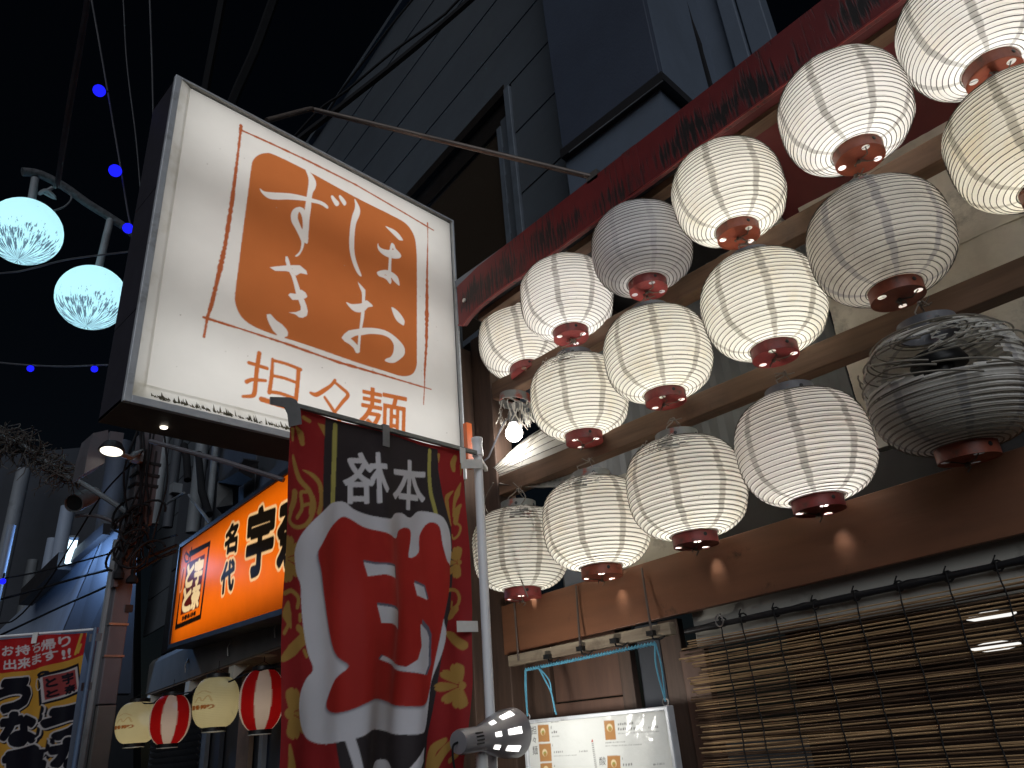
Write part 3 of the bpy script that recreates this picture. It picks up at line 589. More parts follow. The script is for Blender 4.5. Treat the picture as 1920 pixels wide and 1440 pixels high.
MB().prism([G2(2.9, 2.150, -.01), G2(-1.6, 2.150, -.01), G2(-1.6, 2.145, -.24), G2(2.9, 2.145, -.24)], (0, 0, .008)).build('canopy_underside', M['awning_in'], cn)
for a in (2.80, 1.7, .75, -.2):
    MB().prism([G2(a, 2.148, -.012), G2(a, 2.148, -.11), G2(a, 2.06, -.01)], D2 * .10).build('bracket', M['white_trim'], cn)
for a in (1.75, .82, .02):
    p = G2(a, 2.29, -.002); MB().lathe([(.0001, 0), (.014, 0), (.014, .006), (.0001, .012)], 10, p, tuple(-N2)).tube([p - N2 * .008, p - N2 * .02 - UP * .03, p - N2 * .014 - UP * .08], .004, 6).build('eye_bolt', M['steel'], cn)
for i in range(14):
    z = 1.5 + i * .045; MB().prism([G2(3.4, z, -.22), G2(2.0, z, -.22), G2(2.0, z + .036, -.19), G2(3.4, z + .036, -.19)], N2 * .012).build('shutter_slat', M['shutter'], nsx)
for a, w, mt in ((1.93, .10, 'pole_grey'), (1.6, .09, 'dark_wall'), (1.15, .22, 'awning_in'), (.75, .06, 'pole_grey'), (.3, .2, 'wood_dark'), (-.1, .05, 'shutter'), (-.5, .3, 'dark_wall')):
    MB().prism([G2(a, 0, -.20), G2(a - w, 0, -.20), G2(a - w, 2.14, -.20), G2(a, 2.14, -.20)], N2 * .03).build('door_post', M[mt], nsx)

# clutter above the orange sign: ducts, struts
for i, (pts, r, mt, lab) in enumerate((
        ([(352, 900), (350, 860), (345, 835)], .035, 'black_cable', 'thick black pipe rising behind the white signboard beside the duct'),
        ([(392, 965), (378, 920), (372, 850)], .032, 'black_cable', 'black pipe bending up from the orange sign top edge'))):
    single('pipe', MB().tube([atp(x, y, G2(0, 0, -.1), N2) for x, y in pts], r, 10), M[mt], lab, 'pipe', smooth=True)
dk = [atp(x, y, G2(0, 0, -.12), N2) for x, y in ((426, 955), (428, 905), (445, 893), (466, 880), (470, 862))]
single('vent_duct', MB().tube(dk, [.09, .09, .085, .08, .08], 4), M['black_trim'], 'black bent vent duct standing on the wall above the orange sign', 'duct')
mb_ = MB().box(*(lambda c: (c - .05, c + .05))(atp(330, 917, G2(0, 0, -.2), N2)))
single('junction_box', mb_, M['pole_grey'], 'small pale junction box on the dark wall above the orange sign', 'box')
for (x0, y0, x1, y1), r, lab in (((313, 944, 345, 924), .012, 'thin steel strut reaching sideways from the black pipe'), ((354, 928, 394, 980), .012, 'thin steel strut slanting down to the orange sign')):
    single('strut', MB().tube([atp(x0, y0, G2(0, 0, .0), N2), atp(x1, y1, G2(0, 0, .0), N2)], r, 6), M['pole_grey'], lab, 'strut')
# pale pipes on that wall
for i, (x, w) in enumerate(((300, .05), (325, .05), (372, .06), (398, .03))):
    p = atp(x, 900, G2(0, 0, -.18), N2); single('wall_pipe', MB().tube([p + UP * -.5, p + UP * 2.5], w, 10), M['pole_grey' if i != 1 else 'dark_wall'], ('pale upright pipe nearest the utility pole on the dark neighbouring wall', 'dark upright pipe beside the junction box on the neighbouring wall', 'pale upright pipe between the black pipes on the neighbouring wall', 'thinnest pale upright pipe beside the black pipes on the neighbouring wall')[i], 'pipe', smooth=True)

# orange box sign
so_ = thing('orange_box_sign', 'lit orange box sign with black brush characters and framed logo above the canopy', 'sign', G2(1, 2.44))
OL, OR_, OZ0 = 1.665, -1.15, 2.31
def oz0(a): return 2.307 + .050 * a
def oz1(a): return 3.027 + .0333 * a
cb = MB().prism([G2(OL, oz0(OL), .0), G2(OL, oz1(OL), .0), G2(OR_, oz1(OR_), .0), G2(OR_, oz0(OR_), .0)], N2 * .01)
cb.build('cabinet_back', M['cab_inside'], so_)
for nme, a0, a1, z0, z1 in (('frame_top', OL + .02, OR_, None, None), ('frame_bottom', OL + .02, OR_, None, None)):
    f = oz1 if nme == 'frame_top' else oz0; s_ = 1 if nme == 'frame_top' else -1
    MB().prism([G2(a0, f(a0) + .001 * s_, .17), G2(a1, f(a1) + .001 * s_, .17), G2(a1, f(a1) + .03 * s_, .17), G2(a0, f(a0) + .03 * s_, .17)], N2 * .19).build('frame_bar', M['black_trim'], so_)
MB().prism([G2(OL + .001, oz0(OL) - .03, .17), G2(OL + .02, oz0(OL) - .03, .17), G2(OL + .02, oz1(OL) + .03, .17), G2(OL + .001, oz1(OL) + .03, .17)], N2 * .19).build('frame_bar', M['black_trim'], so_)
ORG_O = L(240, 112, 12)
ZO = (300, 880, 4.0); ZL = (310, 1000, 7.58)
oc = Canvas(G2(OL, OZ0 - .09, .155), -D2, UP, OL - OR_, .90, 500, 160, (.88, .175, .004))
oc.n = N2
BLK, CRM = (.008, .006, .004), (.92, .66, .36)
def q4(c, z, *pts): return c.px(pts, z)   # bl, br, tr, tl
oc.poly(q4(oc, ZL, (135, 1375), (505, 1215), (645, 105), (340, 260), (345, 345), (612, 190), (490, 1150), (170, 1290), (215, 850), (205, 850)), BLK)
oc.poly(q4(oc, ZL, (205, 190), (215, 180), (100, 1100), (60, 1320), (30, 1440), (20, 1440)), (.5, .11, .01), .35)
oc.poly(q4(oc, ZL, (215, 1165), (475, 1050), (565, 295), (310, 430)), (.10, .010, .006))
for ch, qd in (('と', [(285, 770), (375, 730), (420, 410), (315, 470)]), ('と', [(240, 1110), (345, 1080), (380, 760), (262, 800)]), ('宇', [(410, 720), (505, 690), (548, 355), (430, 400)]), ('奈', [(355, 1075), (470, 1030), (500, 700), (395, 750)])):
    oc.glyph(ch, oc.px(qd, ZL), (.93, .78, .48), bold=.012)
oc.text('うな丼', oc.px([(345, 930), (380, 915), (425, 580), (400, 590)], ZL), (.08, .015, .02), bold=.0)
oc.text('SHINBASHI', oc.px([(235, 1240), (430, 1155), (435, 1105), (240, 1185)], ZL), BLK, bold=.004)
oc.stroke(oc.px([(300, 270), (275, 330), (290, 400), (330, 390), (335, 320), (305, 290)], ZL), .018, BLK); oc.stroke(oc.px([(375, 215), (350, 400)], ZL), .022, BLK); oc.stroke(oc.px([(330, 350), (380, 250)], ZL), .016, BLK)
oc.stroke(oc.px([(270, 490), (245, 540), (215, 700), (205, 830), (235, 800), (265, 650), (280, 520), (270, 490)], ZL), .010, (.75, .45, .25)); oc.stroke(oc.px([(262, 520), (240, 650), (225, 790)], ZL), .022, (.16, .07, .03))
for ch, qd, b in (('名', [(482, 635), (572, 610), (588, 395), (500, 440)], .012), ('代', [(452, 935), (545, 895), (565, 670), (470, 720)], .012), ('宇', [(640, 810), (830, 740), (862, 262), (672, 330)], .022), ('奈', [(872, 735), (1090, 660), (1130, 100), (905, 235)], .024), ('と', [(1180, 620), (1400, 540), (1460, -60), (1220, 60)], .04)):
    oc.glyph(ch, oc.px(qd, ZO), BLK, bold=b, edge=CRM, edge_w=.017)
def clamp_face(P, U_, V_):
    a = OL - U_; P[..., 2] = np.clip(P[..., 2], oz0(a) - .004, oz1(a) + .004); return P
oc.build('face', M['sign_face'], so_, clamp_face)
for zz in (2.52, 2.86):
    light('fluorescent_tube', 'AREA', G2(.27, zz, .03), 2.6, (1, .88, .72), so_, direction=tuple(-N2), size=2.7, size_y=.28)
for o_ in [c for c in so_.children if c.type == 'LIGHT']: o_.rotation_euler = Matrix((tuple(D2), tuple(UP), tuple(N2))).transposed().to_euler()

# ================================================================== the white box sign
SY = 1.962
SX0, SX1, SZ0, SZ1 = .605, 1.80, 2.500, 3.668
ws = thing('box_signboard', 'large lit white box signboard with orange seal and handwritten characters', 'sign', (1.2, SY + .1, SZ0))
DP = .19
MB().box((SX0 - .012, SY + .012, SZ1), (SX1 + .012, SY + DP, SZ1 + .012)).build('cabinet_top', M['cabinet'], ws)
MB().box((SX0 - .012, SY + .012, SZ0 - .012), (SX1 + .012, SY + DP, SZ0)).build('cabinet_underside', M['soffit_brown'], ws)
for z0, z1 in ((SZ0 - .011, 2.78), (2.783, 3.22), (3.223, SZ1 + .011)):
    MB().box((SX0 - .012, SY + .012, z0), (SX0, SY + DP, z1)).build('cabinet_side', M['cabinet'], ws)
MB().box((SX1, SY + .012, SZ0), (SX1 + .012, SY + DP, SZ1)).build('cabinet_side', M['cabinet'], ws)
MB().box((SX0 + .001, SY + DP - .014, SZ0 + .001), (SX1 - .001, SY + DP - .002, SZ1 - .001)).build('cabinet_back', M['cab_inside'], ws)
MB().box((SX0 + .0005, SY + .03, SZ0 + .0005), (SX0 + .003, SY + DP - .015, SZ1 - .0005)).build('liner', M['cab_inside'], ws)
MB().box((SX1 - .003, SY + .03, SZ0 + .0005), (SX1 - .0005, SY + DP - .015, SZ1 - .0005)).build('liner', M['cab_inside'], ws)
MB().box((SX0 + .004, SY + .03, SZ0 + .0005), (SX1 - .004, SY + DP - .015, SZ0 + .003)).build('liner', M['cab_inside'], ws)
MB().box((SX0 + .004, SY + .03, SZ1 - .003), (SX1 - .004, SY + DP - .015, SZ1 - .0005)).build('liner', M['cab_inside'], ws)
# aluminium rim with a white sloping return
def rim(name, p, q, inn, w=.016, ret=.034):
    p, q, inn = V3(p), V3(q), V3(inn)
    f = MB().prism([p, p + inn * w, p + inn * w + V3((0, .016, 0)), p + V3((0, .016, 0))], q - p).build('rim', M['alu'], ws, bevel=.0015)
    p2, q2 = p + inn * (w + .0005), q + inn * (w + .0005)
    MB().add([p2 + V3((0, .002, 0)), p2 + inn * ret + V3((0, .0135, 0)), q2 + inn * ret + V3((0, .0135, 0)), q2 + V3((0, .002, 0))], [(0, 1, 2, 3)]).build('rim_return', M['acrylic'], f)
A_, B_, C_, D_ = (SX0 - .014, SY, SZ0 - .014), (SX1 + .014, SY, SZ0 - .014), (SX1 + .014, SY, SZ1 + .014), (SX0 - .014, SY, SZ1 + .014)
rim('l', A_, D_, (1, 0, 0), .02, .036); rim('b', (SX0 + .006, SY, SZ0 - .014), (SX1 - .002, SY, SZ0 - .014), (0, 0, 1), .022, .045); rim('r', B_, C_, (-1, 0, 0), .008, .004); rim('t', (SX0 + .006, SY, SZ1 + .014), (SX1 + .006, SY, SZ1 + .014), (0, 0, -1), .008, .004)
# grime caught along the lower rim
gm = MB()
for i in range(260):
    x = SX0 + .05 + random.random() * .62; h = random.uniform(.004, .022) * (1.3 if random.random() < .3 else .7); z = SZ0 + .010 + random.random() * .006
    gm.add([(x, SY - .001, z), (x + random.uniform(.004, .009), SY - .001, z + random.uniform(0, .003)), (x + random.uniform(-.002, .004), SY + .006, z + h)], [(0, 1, 2)])
gm.build('grime', surf('grime', (.14, .12, .07), (.07, .06, .04), .9, bump=0), ws)['kind'] = 'stuff'
FX0, FX1, FZ0, FZ1 = SX0 + .035, SX1 - .0, SZ0 + .045, SZ1 + .002
sc_ = Canvas((FX0, SY + .014, FZ0), (1, 0, 0), (0, 0, 1), FX1 - FX0, FZ1 - FZ0, 430, 420, (.80, .79, .76))
ORA = (.50, .155, .048); WHT = (.80, .79, .76)
ZW, ZA, ZB, ZC, ZD, ZE = (360, 200, 2.25), (440, 280, 7.2), (440, 460, 7.2), (620, 360, 8), (620, 520, 8), (440, 650, 7.2)
pp = lambda pts, z: sc_.px(pts, z)
k1 = .00105
for pts, w in (([(208, 80), (203, 130), (190, 240), (170, 400), (140, 590), (118, 690), (85, 830), (66, 890), (52, 970)], [12, 8, 10, 13, 13, 15, 12, 8, 9]), ([(203, 98), (330, 155), (480, 225), (690, 330), (880, 440), (1018, 522)], [7, 8, 9, 8, 7, 7]),
               ([(993, 490), (994, 560), (991, 700), (990, 860), (988, 1000), (981, 1110), (980, 1180), (976, 1255)], [6, 3, 10, 17, 13, 8, 4, 4]), ([(50, 888), (210, 938), (400, 1000), (620, 1078), (800, 1130), (1008, 1192)], [9, 6, 8, 10, 8, 5])):
    sc_.stroke(pp(pts, ZW), np.array(w) * k1, (.45, .12, .045), smooth=False, rough=.25)
sc_.poly(pp([(250, 262), (258, 228), (280, 206), (312, 197), (350, 205), (480, 268), (690, 383), (850, 463), (905, 497), (936, 545), (946, 605), (948, 700), (948, 900), (948, 1050), (946, 1095), (928, 1128), (885, 1136), (820, 1117), (700, 1080), (500, 1010), (330, 955), (250, 920), (205, 880), (183, 825), (184, 775), (195, 690), (215, 530), (235, 380)], ZW), ORA, smooth=4)
W_ = lambda pts, z, sm=4: sc_.poly(pp(pts, z), WHT, smooth=sm)
W_([(345, 530), (400, 570), (520, 585), (720, 595), (850, 615), (970, 645), (1060, 670), (1150, 695), (1220, 730), (1262, 775), (1252, 805), (1190, 765), (1130, 738), (1030, 718), (930, 695), (720, 680), (600, 683), (480, 672), (400, 625), (355, 570)], ZA)
W_([(960, 280), (1035, 330), (1090, 420), (1100, 480), (1085, 540), (1055, 590), (1040, 680), (1030, 800), (1010, 950), (998, 1120), (985, 1270), (930, 1245), (915, 1210), (920, 1080), (925, 980), (945, 830), (965, 690), (985, 560), (1000, 430), (985, 350)], ZA)
W_([(945, 830), (910, 790), (870, 780), (810, 800), (770, 850), (760, 920), (775, 990), (820, 1070), (870, 1170), (910, 1250), (960, 1240), (960, 1000)], ZA)
sc_.poly(pp([(875, 845), (855, 890), (855, 940), (880, 1010), (915, 1080), (920, 990), (905, 900)], ZA), ORA, smooth=4)
W_([(905, 1235), (940, 1265), (930, 1320), (905, 1380), (870, 1430), (835, 1450), (818, 1440), (860, 1400), (890, 1350), (900, 1290)], ZA)
W_([(5, 65), (30, 55), (80, 110), (125, 160), (115, 205), (75, 210), (35, 150), (10, 95)], ZC); W_([(125, 60), (145, 52), (200, 105), (232, 155), (228, 190), (200, 205), (160, 150), (130, 95)], ZC)
W_([(690, 150), (715, 150), (735, 200), (755, 275), (705, 275), (685, 205)], ZB, 0)
W_([(475, 298), (560, 285), (700, 272), (800, 268), (880, 270), (930, 310), (970, 345), (982, 395), (890, 375), (830, 410), (760, 365), (700, 348), (550, 345)], ZB, 0)
W_([(735, 350), (820, 405), (885, 600), (900, 660), (830, 655), (800, 520), (770, 420)], ZB, 0)
W_([(725, 670), (750, 645), (830, 655), (870, 605), (905, 600), (960, 640), (982, 690), (965, 710), (935, 720), (860, 735), (780, 735)], ZB, 0)
W_([(862, 735), (935, 720), (970, 810), (988, 890), (975, 950), (920, 978), (870, 970), (820, 930), (730, 905), (830, 900), (890, 875), (895, 830)], ZB, 0)
W_([(435, 930), (485, 925), (560, 1010), (640, 1065), (700, 1130), (722, 1175), (715, 1225), (680, 1235), (660, 1275), (550, 1240), (575, 1205), (520, 1150), (470, 1060), (440, 980)], ZB, 0)
W_([(358, 105), (400, 165), (435, 240), (440, 310), (420, 380), (385, 460), (365, 560), (355, 700), (352, 820), (360, 930), (385, 1040), (420, 1140), (462, 1250), (445, 1265), (400, 1220), (350, 1120), (310, 1000), (285, 880), (278, 760), (285, 600), (300, 470), (325, 350), (358, 260), (365, 190)], ZC)
W_([(820, 515), (890, 540), (960, 575), (1030, 640), (1082, 720), (1060, 728), (1020, 718), (960, 660), (890, 590)], ZC)
W_([(710, 765), (722, 810), (770, 850), (875, 870), (890, 820), (912, 765), (950, 790), (975, 850), (1030, 910), (1055, 955), (1035, 992), (970, 1000), (880, 985), (800, 950), (730, 890), (700, 825)], ZC)
W_([(872, 980), (912, 985), (905, 1100), (905, 1215), (855, 1215), (865, 1100)], ZC, 0)
W_([(692, 1210), (740, 1180), (830, 1170), (900, 1195), (960, 1230), (1010, 1290), (1032, 1395), (1010, 1395), (950, 1340), (905, 1285), (910, 1340), (895, 1380), (870, 1360), (830, 1310), (770, 1280), (720, 1260)], ZC)
sc_.poly(pp([(800, 1245), (850, 1255), (815, 1240)], ZC), ORA); sc_.poly(pp([(930, 840), (945, 868), (918, 868)], ZC), ORA)
W_([(405, 68), (440, 100), (520, 190), (515, 350), (470, 390), (468, 230), (430, 140)], ZD, 0)
W_([(232, 372), (310, 400), (400, 398), (470, 385), (530, 345), (575, 370), (632, 432), (560, 450), (510, 500), (430, 525), (350, 505), (285, 450)], ZD)
W_([(458, 510), (510, 490), (500, 600), (470, 760), (450, 900), (440, 1040), (435, 1120), (405, 1138), (375, 1125), (345, 1060), (280, 1000), (210, 960), (162, 905), (200, 850), (270, 795), (360, 780), (430, 770), (445, 640)], ZD, 0)
W_([(430, 770), (560, 755), (690, 765), (800, 790), (900, 840), (1000, 920), (1080, 1010), (1112, 1090), (1095, 1170), (1030, 1230), (960, 1275), (890, 1280), (840, 1265), (810, 1245), (835, 1215), (890, 1195), (930, 1140), (945, 1070), (940, 1000), (890, 920), (800, 870), (690, 850), (570, 848), (440, 862)], ZD)
sc_.poly(pp([(298, 915), (360, 880), (415, 865), (405, 1018), (350, 960)], ZD), ORA)
W_([(910, 460), (935, 452), (1000, 500), (1060, 570), (1105, 650), (1100, 700), (1085, 718), (1000, 660), (950, 580)], ZD)
k2 = .000327
TXO = (.55, .16, .045)
for pts, w in (([(335, 85), (300, 330), (285, 500), (268, 625), (235, 662), (115, 668)], [46, 46, 46, 48, 40, 30]), ([(195, 215), (320, 252), (440, 290)], 38), ([(165, 470), (230, 442), (300, 445), (420, 455)], [44, 38, 38, 32]), ([(515, 165), (500, 400), (470, 615)], [30, 42, 44]),
               ([(515, 180), (700, 230), (890, 305)], [34, 34, 40]), ([(865, 300), (850, 500), (828, 715)], 46), ([(530, 390), (680, 425), (830, 480)], 34), ([(465, 605), (620, 628), (835, 705)], 38), ([(365, 705), (640, 790), (900, 870)], 55),
               ([(1355, 450), (1300, 520), (1200, 590), (1100, 645), (1025, 620)], [36, 36, 48, 50, 30])):
    sc_.stroke(pp(pts, ZE), np.array(w) * k2 * 1.0 if not np.isscalar(w) else w * k2, TXO)
for pts, w in (([(600, 1160), (630, 1185), (658, 1214), (635, 1245), (600, 1290)], [10, 13, 14, 13, 9]), ([(560, 1225), (590, 1270), (622, 1322)], [10, 13, 14])):
    sc_.stroke(pp(pts, ZW), np.array(w) * .00104, TXO)
sc_.glyph('麺', pp([(705, 1380), (900, 1412), (905, 1215), (712, 1175)], ZW), TXO, bold=.0018)
for x, y in ((640, 255), (520, 400), (405, 262)): pass
for i in range(40): sc_.stroke([(rng.random() * 1.1, rng.random() * 1.1)] * 2, .0035 * rng.random() + .001, (.35, .33, .30), smooth=False)
sc_.build('face', M['sign_face'], ws)
for zz, pw, xa, xb in ((2.64, .86, .64, 1.78), (3.08, .68, .64, 1.78), (3.53, .84, .64, 1.78)):
    lo_ = light('fluorescent_tube', 'AREA', ((xa + xb) / 2, SY + .155, zz), pw, (1, .985, .965), ws, direction=(0, -1, 0), size=xb - xa, size_y=.30)
MB().lathe([(.0001, 0), (.010, 0), (.011, .004), (.0001, .004)], 16, tuple(at(307, 803, 2, SZ0 - .017)), (0, 0, 1)).build('underside_light', M['lamp_disc'], ws)
# stay rod from the sign top to the eave
r0, r1, r2, r3, r4 = at(500, 226, 1, 2.03), at(575, 206, 1, 2.06), at(590, 206, 1, 2.06), at(940, 300, 0, 1.86), at(1118, 334, 0, 1.80)
sr = MB().tube([r0, r1, r1 * .5 + r2 * .5 + V3((0, 0, .004)), r2, r2 * .4 + r4 * .6, r4], .0105, 10).build('stay_rod', M['copper_rod'], ws, True)
MB().box(tuple(r4 - .02), tuple(r4 + V3((.025, .03, .02)))).tube([r4 + V3((0, -.02, -.02)), r4 + V3((0, .02, .03))], .008, 6).build('clamp', M['steel'], sr)

# ================================================================== nobori banner in front of the sign
NY = 1.70
nbn = thing('nobori_banner', 'tall red and black banner with gold flowers and mirrored characters on white pole', 'banner', (1.60, NY, 0))
NX0, NX1, NZT = .925, 1.578, 2.462
ctop, cbot = at(893, 832, 1, NY), at(905, 1440, 1, NY)
px_ = ctop[0] + .004; pl_ = MB().tube([(px_ - .03, NY, 0), (px_ - .03 + .012, NY, 1.2), (px_, NY, 2.47)], .0145, 16).build('pole', M['pvc'], nbn, True)
MB().lathe([(.0145, 0), (.0185, .002), (.0185, .022), (.0165, .030), (.0165, .048), (.0185, .052), (.0185, .066), (.0001, .070)], 16, (px_, NY, 2.455)).build('cap', M['pvc'], pl_, True)
b0, b1 = at(518, 751, 1, NY - .012), at(884, 848, 1, NY - .012)
MB().bar(b0, b1 + V3((.02, 0, .002)), .012, .012).build('cross_bar', M['bar_grey'], nbn)
MB().bar(b1 + V3((.02, .0, -.0)), b1 + V3((.16, .10, -.0)), .012, .014).build('wall_arm', M['pvc'], nbn)
cc = Canvas((NX0, NY, 1.05), (1, 0, 0), (0, 0, 1), NX1 - NX0, NZT - 1.05, 250, 540, (.32, .026, .028), ss=2)
Z8, Z6, Z7 = (530, 930, 2.823), (520, 740, 6.545), (700, 820, 6.545)
GOLD, CHAR, YEL, PALE, RED2 = (.44, .26, .07), (.046, .038, .041), (.46, .42, .12), (.74, .73, .77), (.46, .034, .027)
def cl_(z): return np.interp(z, [1.05, 1.55, 2.46], [.985, .962, .934])
def cr_(z): return np.interp(z, [1.05, 1.55, 1.75, 1.95, 2.46], [1.46, 1.487, 1.53, 1.555, 1.556])
def cc_px(pts, z=None):
    o = Canvas.px(cc, pts, z); zz = o[:, 1] + 1.05; X_ = o[:, 0] + NX0; o[:, 0] = (X_ - cl_(zz)) / (cr_(zz) - cl_(zz)) * (NX1 - NX0); return o
cc.px = cc_px
P8 = lambda p: cc.px(p, Z8); P6 = lambda p: cc.px(p, Z6); P7 = lambda p: cc.px(p, Z7)
s8, s6 = .00068, .000293
def flower(c, r, side, z):
    for a in (-78, -42, 0, 42, 78):
        ang = math.radians(a); d = np.array([math.cos(ang) * side, math.sin(ang)])
        q = np.array(c) + d * r * .12; e = np.array(c) + d * r; n_ = np.array([-d[1], d[0]]); w = r * (.20 if abs(a) != 78 else .26)
        cc.poly(cc.px([q, q + (e - q) * .45 + n_ * w * .8, q + (e - q) * .8 + n_ * w, e + n_ * w * .35, e - d * r * .06, e - n_ * w * .35, q + (e - q) * .8 - n_ * w, q + (e - q) * .45 - n_ * w * .8], z), GOLD, smooth=3)
    cc.stroke(cc.px([c, c], z), r * .26 * (s8 if z is Z8 else s6), GOLD, smooth=False)
# left column ornaments
for pts, w in (([(215, 740), (240, 850), (300, 1020), (400, 1150), (440, 1280), (430, 1440)], [20, 45, 50, 45, 45, 50]), ([(340, 910), (450, 980), (530, 1100), (540, 1300), (510, 1440)], [10, 45, 50, 45, 40]), ([(320, 1235), (325, 1185), (390, 1180)], 32), ([(345, 1350), (400, 1330), (440, 1350)], 30), ([(245, 1185), (230, 1300), (190, 1410)], [60, 60, 50]), ([(245, 395), (300, 480), (325, 590)], [20, 70, 50]), ([(330, 280), (400, 318)], 40), ([(200, 430), (205, 560)], [40, 20])):
    cc.stroke(P6(pts), np.array(w) * s6 if not np.isscalar(w) else w * s6, GOLD)
cc.poly(P6([(500, 338), (590, 352), (590, 495)]), GOLD)
flower((22, 330), 125, 1, Z8); flower((40, 1150), 140, 1, Z8)
for pts, w in (([(165, 0), (170, 60), (140, 140), (85, 160), (45, 130), (55, 80)], 16), ([(110, 0), (115, 60), (90, 110)], 14), ([(30, 510), (70, 495), (110, 530), (105, 580)], 16), ([(50, 560), (45, 620), (65, 690)], [14, 42, 8]), ([(20, 860), (70, 810), (135, 745)], [20, 45, 40]), ([(30, 720), (60, 660)], 14), ([(110, 690), (130, 710)], 26), ([(120, 620), (118, 650)], 14), ([(40, 1320), (55, 1440)], [10, 40]), ([(135, 810), (145, 840)], 14)):
    cc.stroke(P8(pts), np.array(w) * s8 if not np.isscalar(w) else w * s8, GOLD)
# dark middle field and yellow lines
cc.poly(cc.px([(611, 780), (820, 840), (822, 880), (830, 925), (846, 985), (850, 1060), (838, 1180), (815, 1330), (803, 1380), (798, 1450), (640, 1450), (633, 1390), (600, 1180), (598, 1000), (605, 960)]), CHAR)
cc.stroke(P6([(715, 355), (710, 700), (700, 1000), (690, 1360)]), 52 * s6, YEL); cc.stroke(P7([(690, 140), (692, 400), (715, 640), (750, 800), (780, 945)]), 44 * s6, YEL)
# right column ornaments
flower((935, 350), 85, -1, Z8); flower((940, 1005), 125, -1, Z8)
for pts, w in (([(1000, 250), (975, 320), (985, 400)], [60, 80, 50]), ([(1075, 350), (1070, 470)], [40, 10]), ([(985, 655), (915, 720), (910, 800), (960, 1080)], [10, 60, 60, 10]), ([(1070, 560), (1030, 690), (1000, 800), (990, 960)], [10, 70, 40, 30]), ([(1070, 830), (1030, 900), (1010, 1040)], [20, 70, 60]), ([(1010, 1040), (1060, 1100), (1040, 1200), (985, 1240), (970, 1190)], [30, 26, 26, 24, 20]), ([(800, 200), (800, 290)], [40, 8])):
    cc.stroke(P7(pts), np.array(w) * s6 if not np.isscalar(w) else w * s6, GOLD)
for pts, w in (([(870, 495), (920, 495), (942, 530), (935, 575), (900, 590), (900, 560)], 15), ([(930, 590), (900, 620), (880, 645)], [30, 40, 10]), ([(870, 720), (910, 745), (955, 790)], [14, 45, 40]), ([(785, 1420), (800, 1340), (850, 1290)], [50, 44, 20]), ([(800, 1450), (850, 1340), (930, 1275)], [40, 36, 24]), ([(905, 1370), (870, 1400)], 20)):
    cc.stroke(P8(pts), np.array(w) * s8 if not np.isscalar(w) else w * s8, GOLD)
# the big character: pale outline, printed shade, red body
cc.poly(P8([(270, 25), (330, 22), (390, 75), (540, 130), (590, 95), (640, 85), (685, 105), (730, 68), (780, 70), (850, 110), (885, 190), (890, 300), (880, 360), (862, 500), (855, 640), (870, 720), (850, 830), (805, 970), (790, 1060), (775, 1150), (760, 1220), (735, 1250), (640, 1255), (470, 1235), (380, 1275), (300, 1295), (220, 1305), (150, 1280), (110, 1220), (95, 1130), (105, 1040), (140, 960), (172, 910), (150, 820), (135, 700), (125, 560), (120, 460), (95, 400), (80, 310), (90, 250), (125, 180), (180, 110), (230, 60)]), PALE, smooth=4)
RB = [(318, 100), (360, 115), (420, 160), (520, 200), (598, 225), (620, 180), (660, 158), (690, 170), (692, 220), (683, 315), (735, 285), (740, 200), (770, 140), (800, 128), (830, 160), (840, 250), (862, 340), (880, 370), (875, 500), (860, 600), (840, 750), (815, 900), (790, 1030), (770, 1085), (730, 1105), (600, 1095), (480, 1075), (420, 1090), (340, 1130), (270, 1138), (235, 1110), (245, 1050), (285, 960), (345, 895), (300, 840), (270, 760), (240, 560), (215, 400), (192, 300), (215, 240), (260, 160)]
for k_, al in ((20, .12), (15, .18), (10, .28), (5, .35)):
    cc.poly(P8([(x - k_ * .55 if x < 420 else x - k_ * .1, y + k_) for x, y in RB]), (.10, .10, .145), al, smooth=3)
cc.poly(P8(RB), RED2, smooth=3)
for hl in ([(418, 335), (480, 355), (585, 370), (585, 440), (520, 418), (435, 422)], [(468, 570), (540, 585), (615, 600), (628, 700), (550, 680), (487, 675)], [(708, 435), (765, 460), (785, 535), (725, 510)], [(750, 640), (790, 680), (805, 720), (805, 880), (782, 938), (600, 905), (468, 868), (490, 845), (560, 870), (690, 893), (740, 850), (760, 770), (752, 690)]):
    cc.poly(P8(hl), (.15, .15, .20)); c_ = np.mean(hl, 0); cc.poly(P8([(c_[0] + (x - c_[0]) * .93 - 4, c_[1] + (y - c_[1]) * .9 + 8) for x, y in hl]), PALE)
cc.stroke(P8([(345, 1280), (360, 1360), (375, 1460)]), 32 * s8, PALE); cc.stroke(P8([(470, 1470), (500, 1425), (560, 1425), (590, 1470)]), 34 * s8, PALE); cc.poly(P8([(750, 1325), (745, 1400), (720, 1460), (660, 1460)]), PALE)
cc.glyph('本', cc.px([(230, 860), (655, 860), (655, 275), (230, 275)], Z7), PALE, bold=.0035, mirror=True)
cc.glyph('格', cc.px([(820, 1310), (1330, 1345), (1330, 735), (820, 690)], Z6), PALE, bold=.0035, mirror=True)
def cloth(P, U_, V_):
    t = 1 - V_ / V_.max(); w = U_ / U_.max(); k = np.minimum(1, t * 3); z_ = P[..., 2]; P[..., 0] = cl_(z_) + w * (cr_(z_) - cl_(z_))
    P[..., 1] += k * (.020 * np.sin(w * 10 + 1.6 * t) + .011 * np.sin(w * 19 + 4 * t + 1) + .006 * np.sin(w * 37 - 5 * t)) + .006 * np.sin(t * 19 + w * 7) * k
    P[..., 2] -= (1 - t) * (.006 * np.sin(w * math.pi * 2) ** 2) * 1.2
    return P
cc.build('cloth', M['banner_cloth'], nbn, cloth)
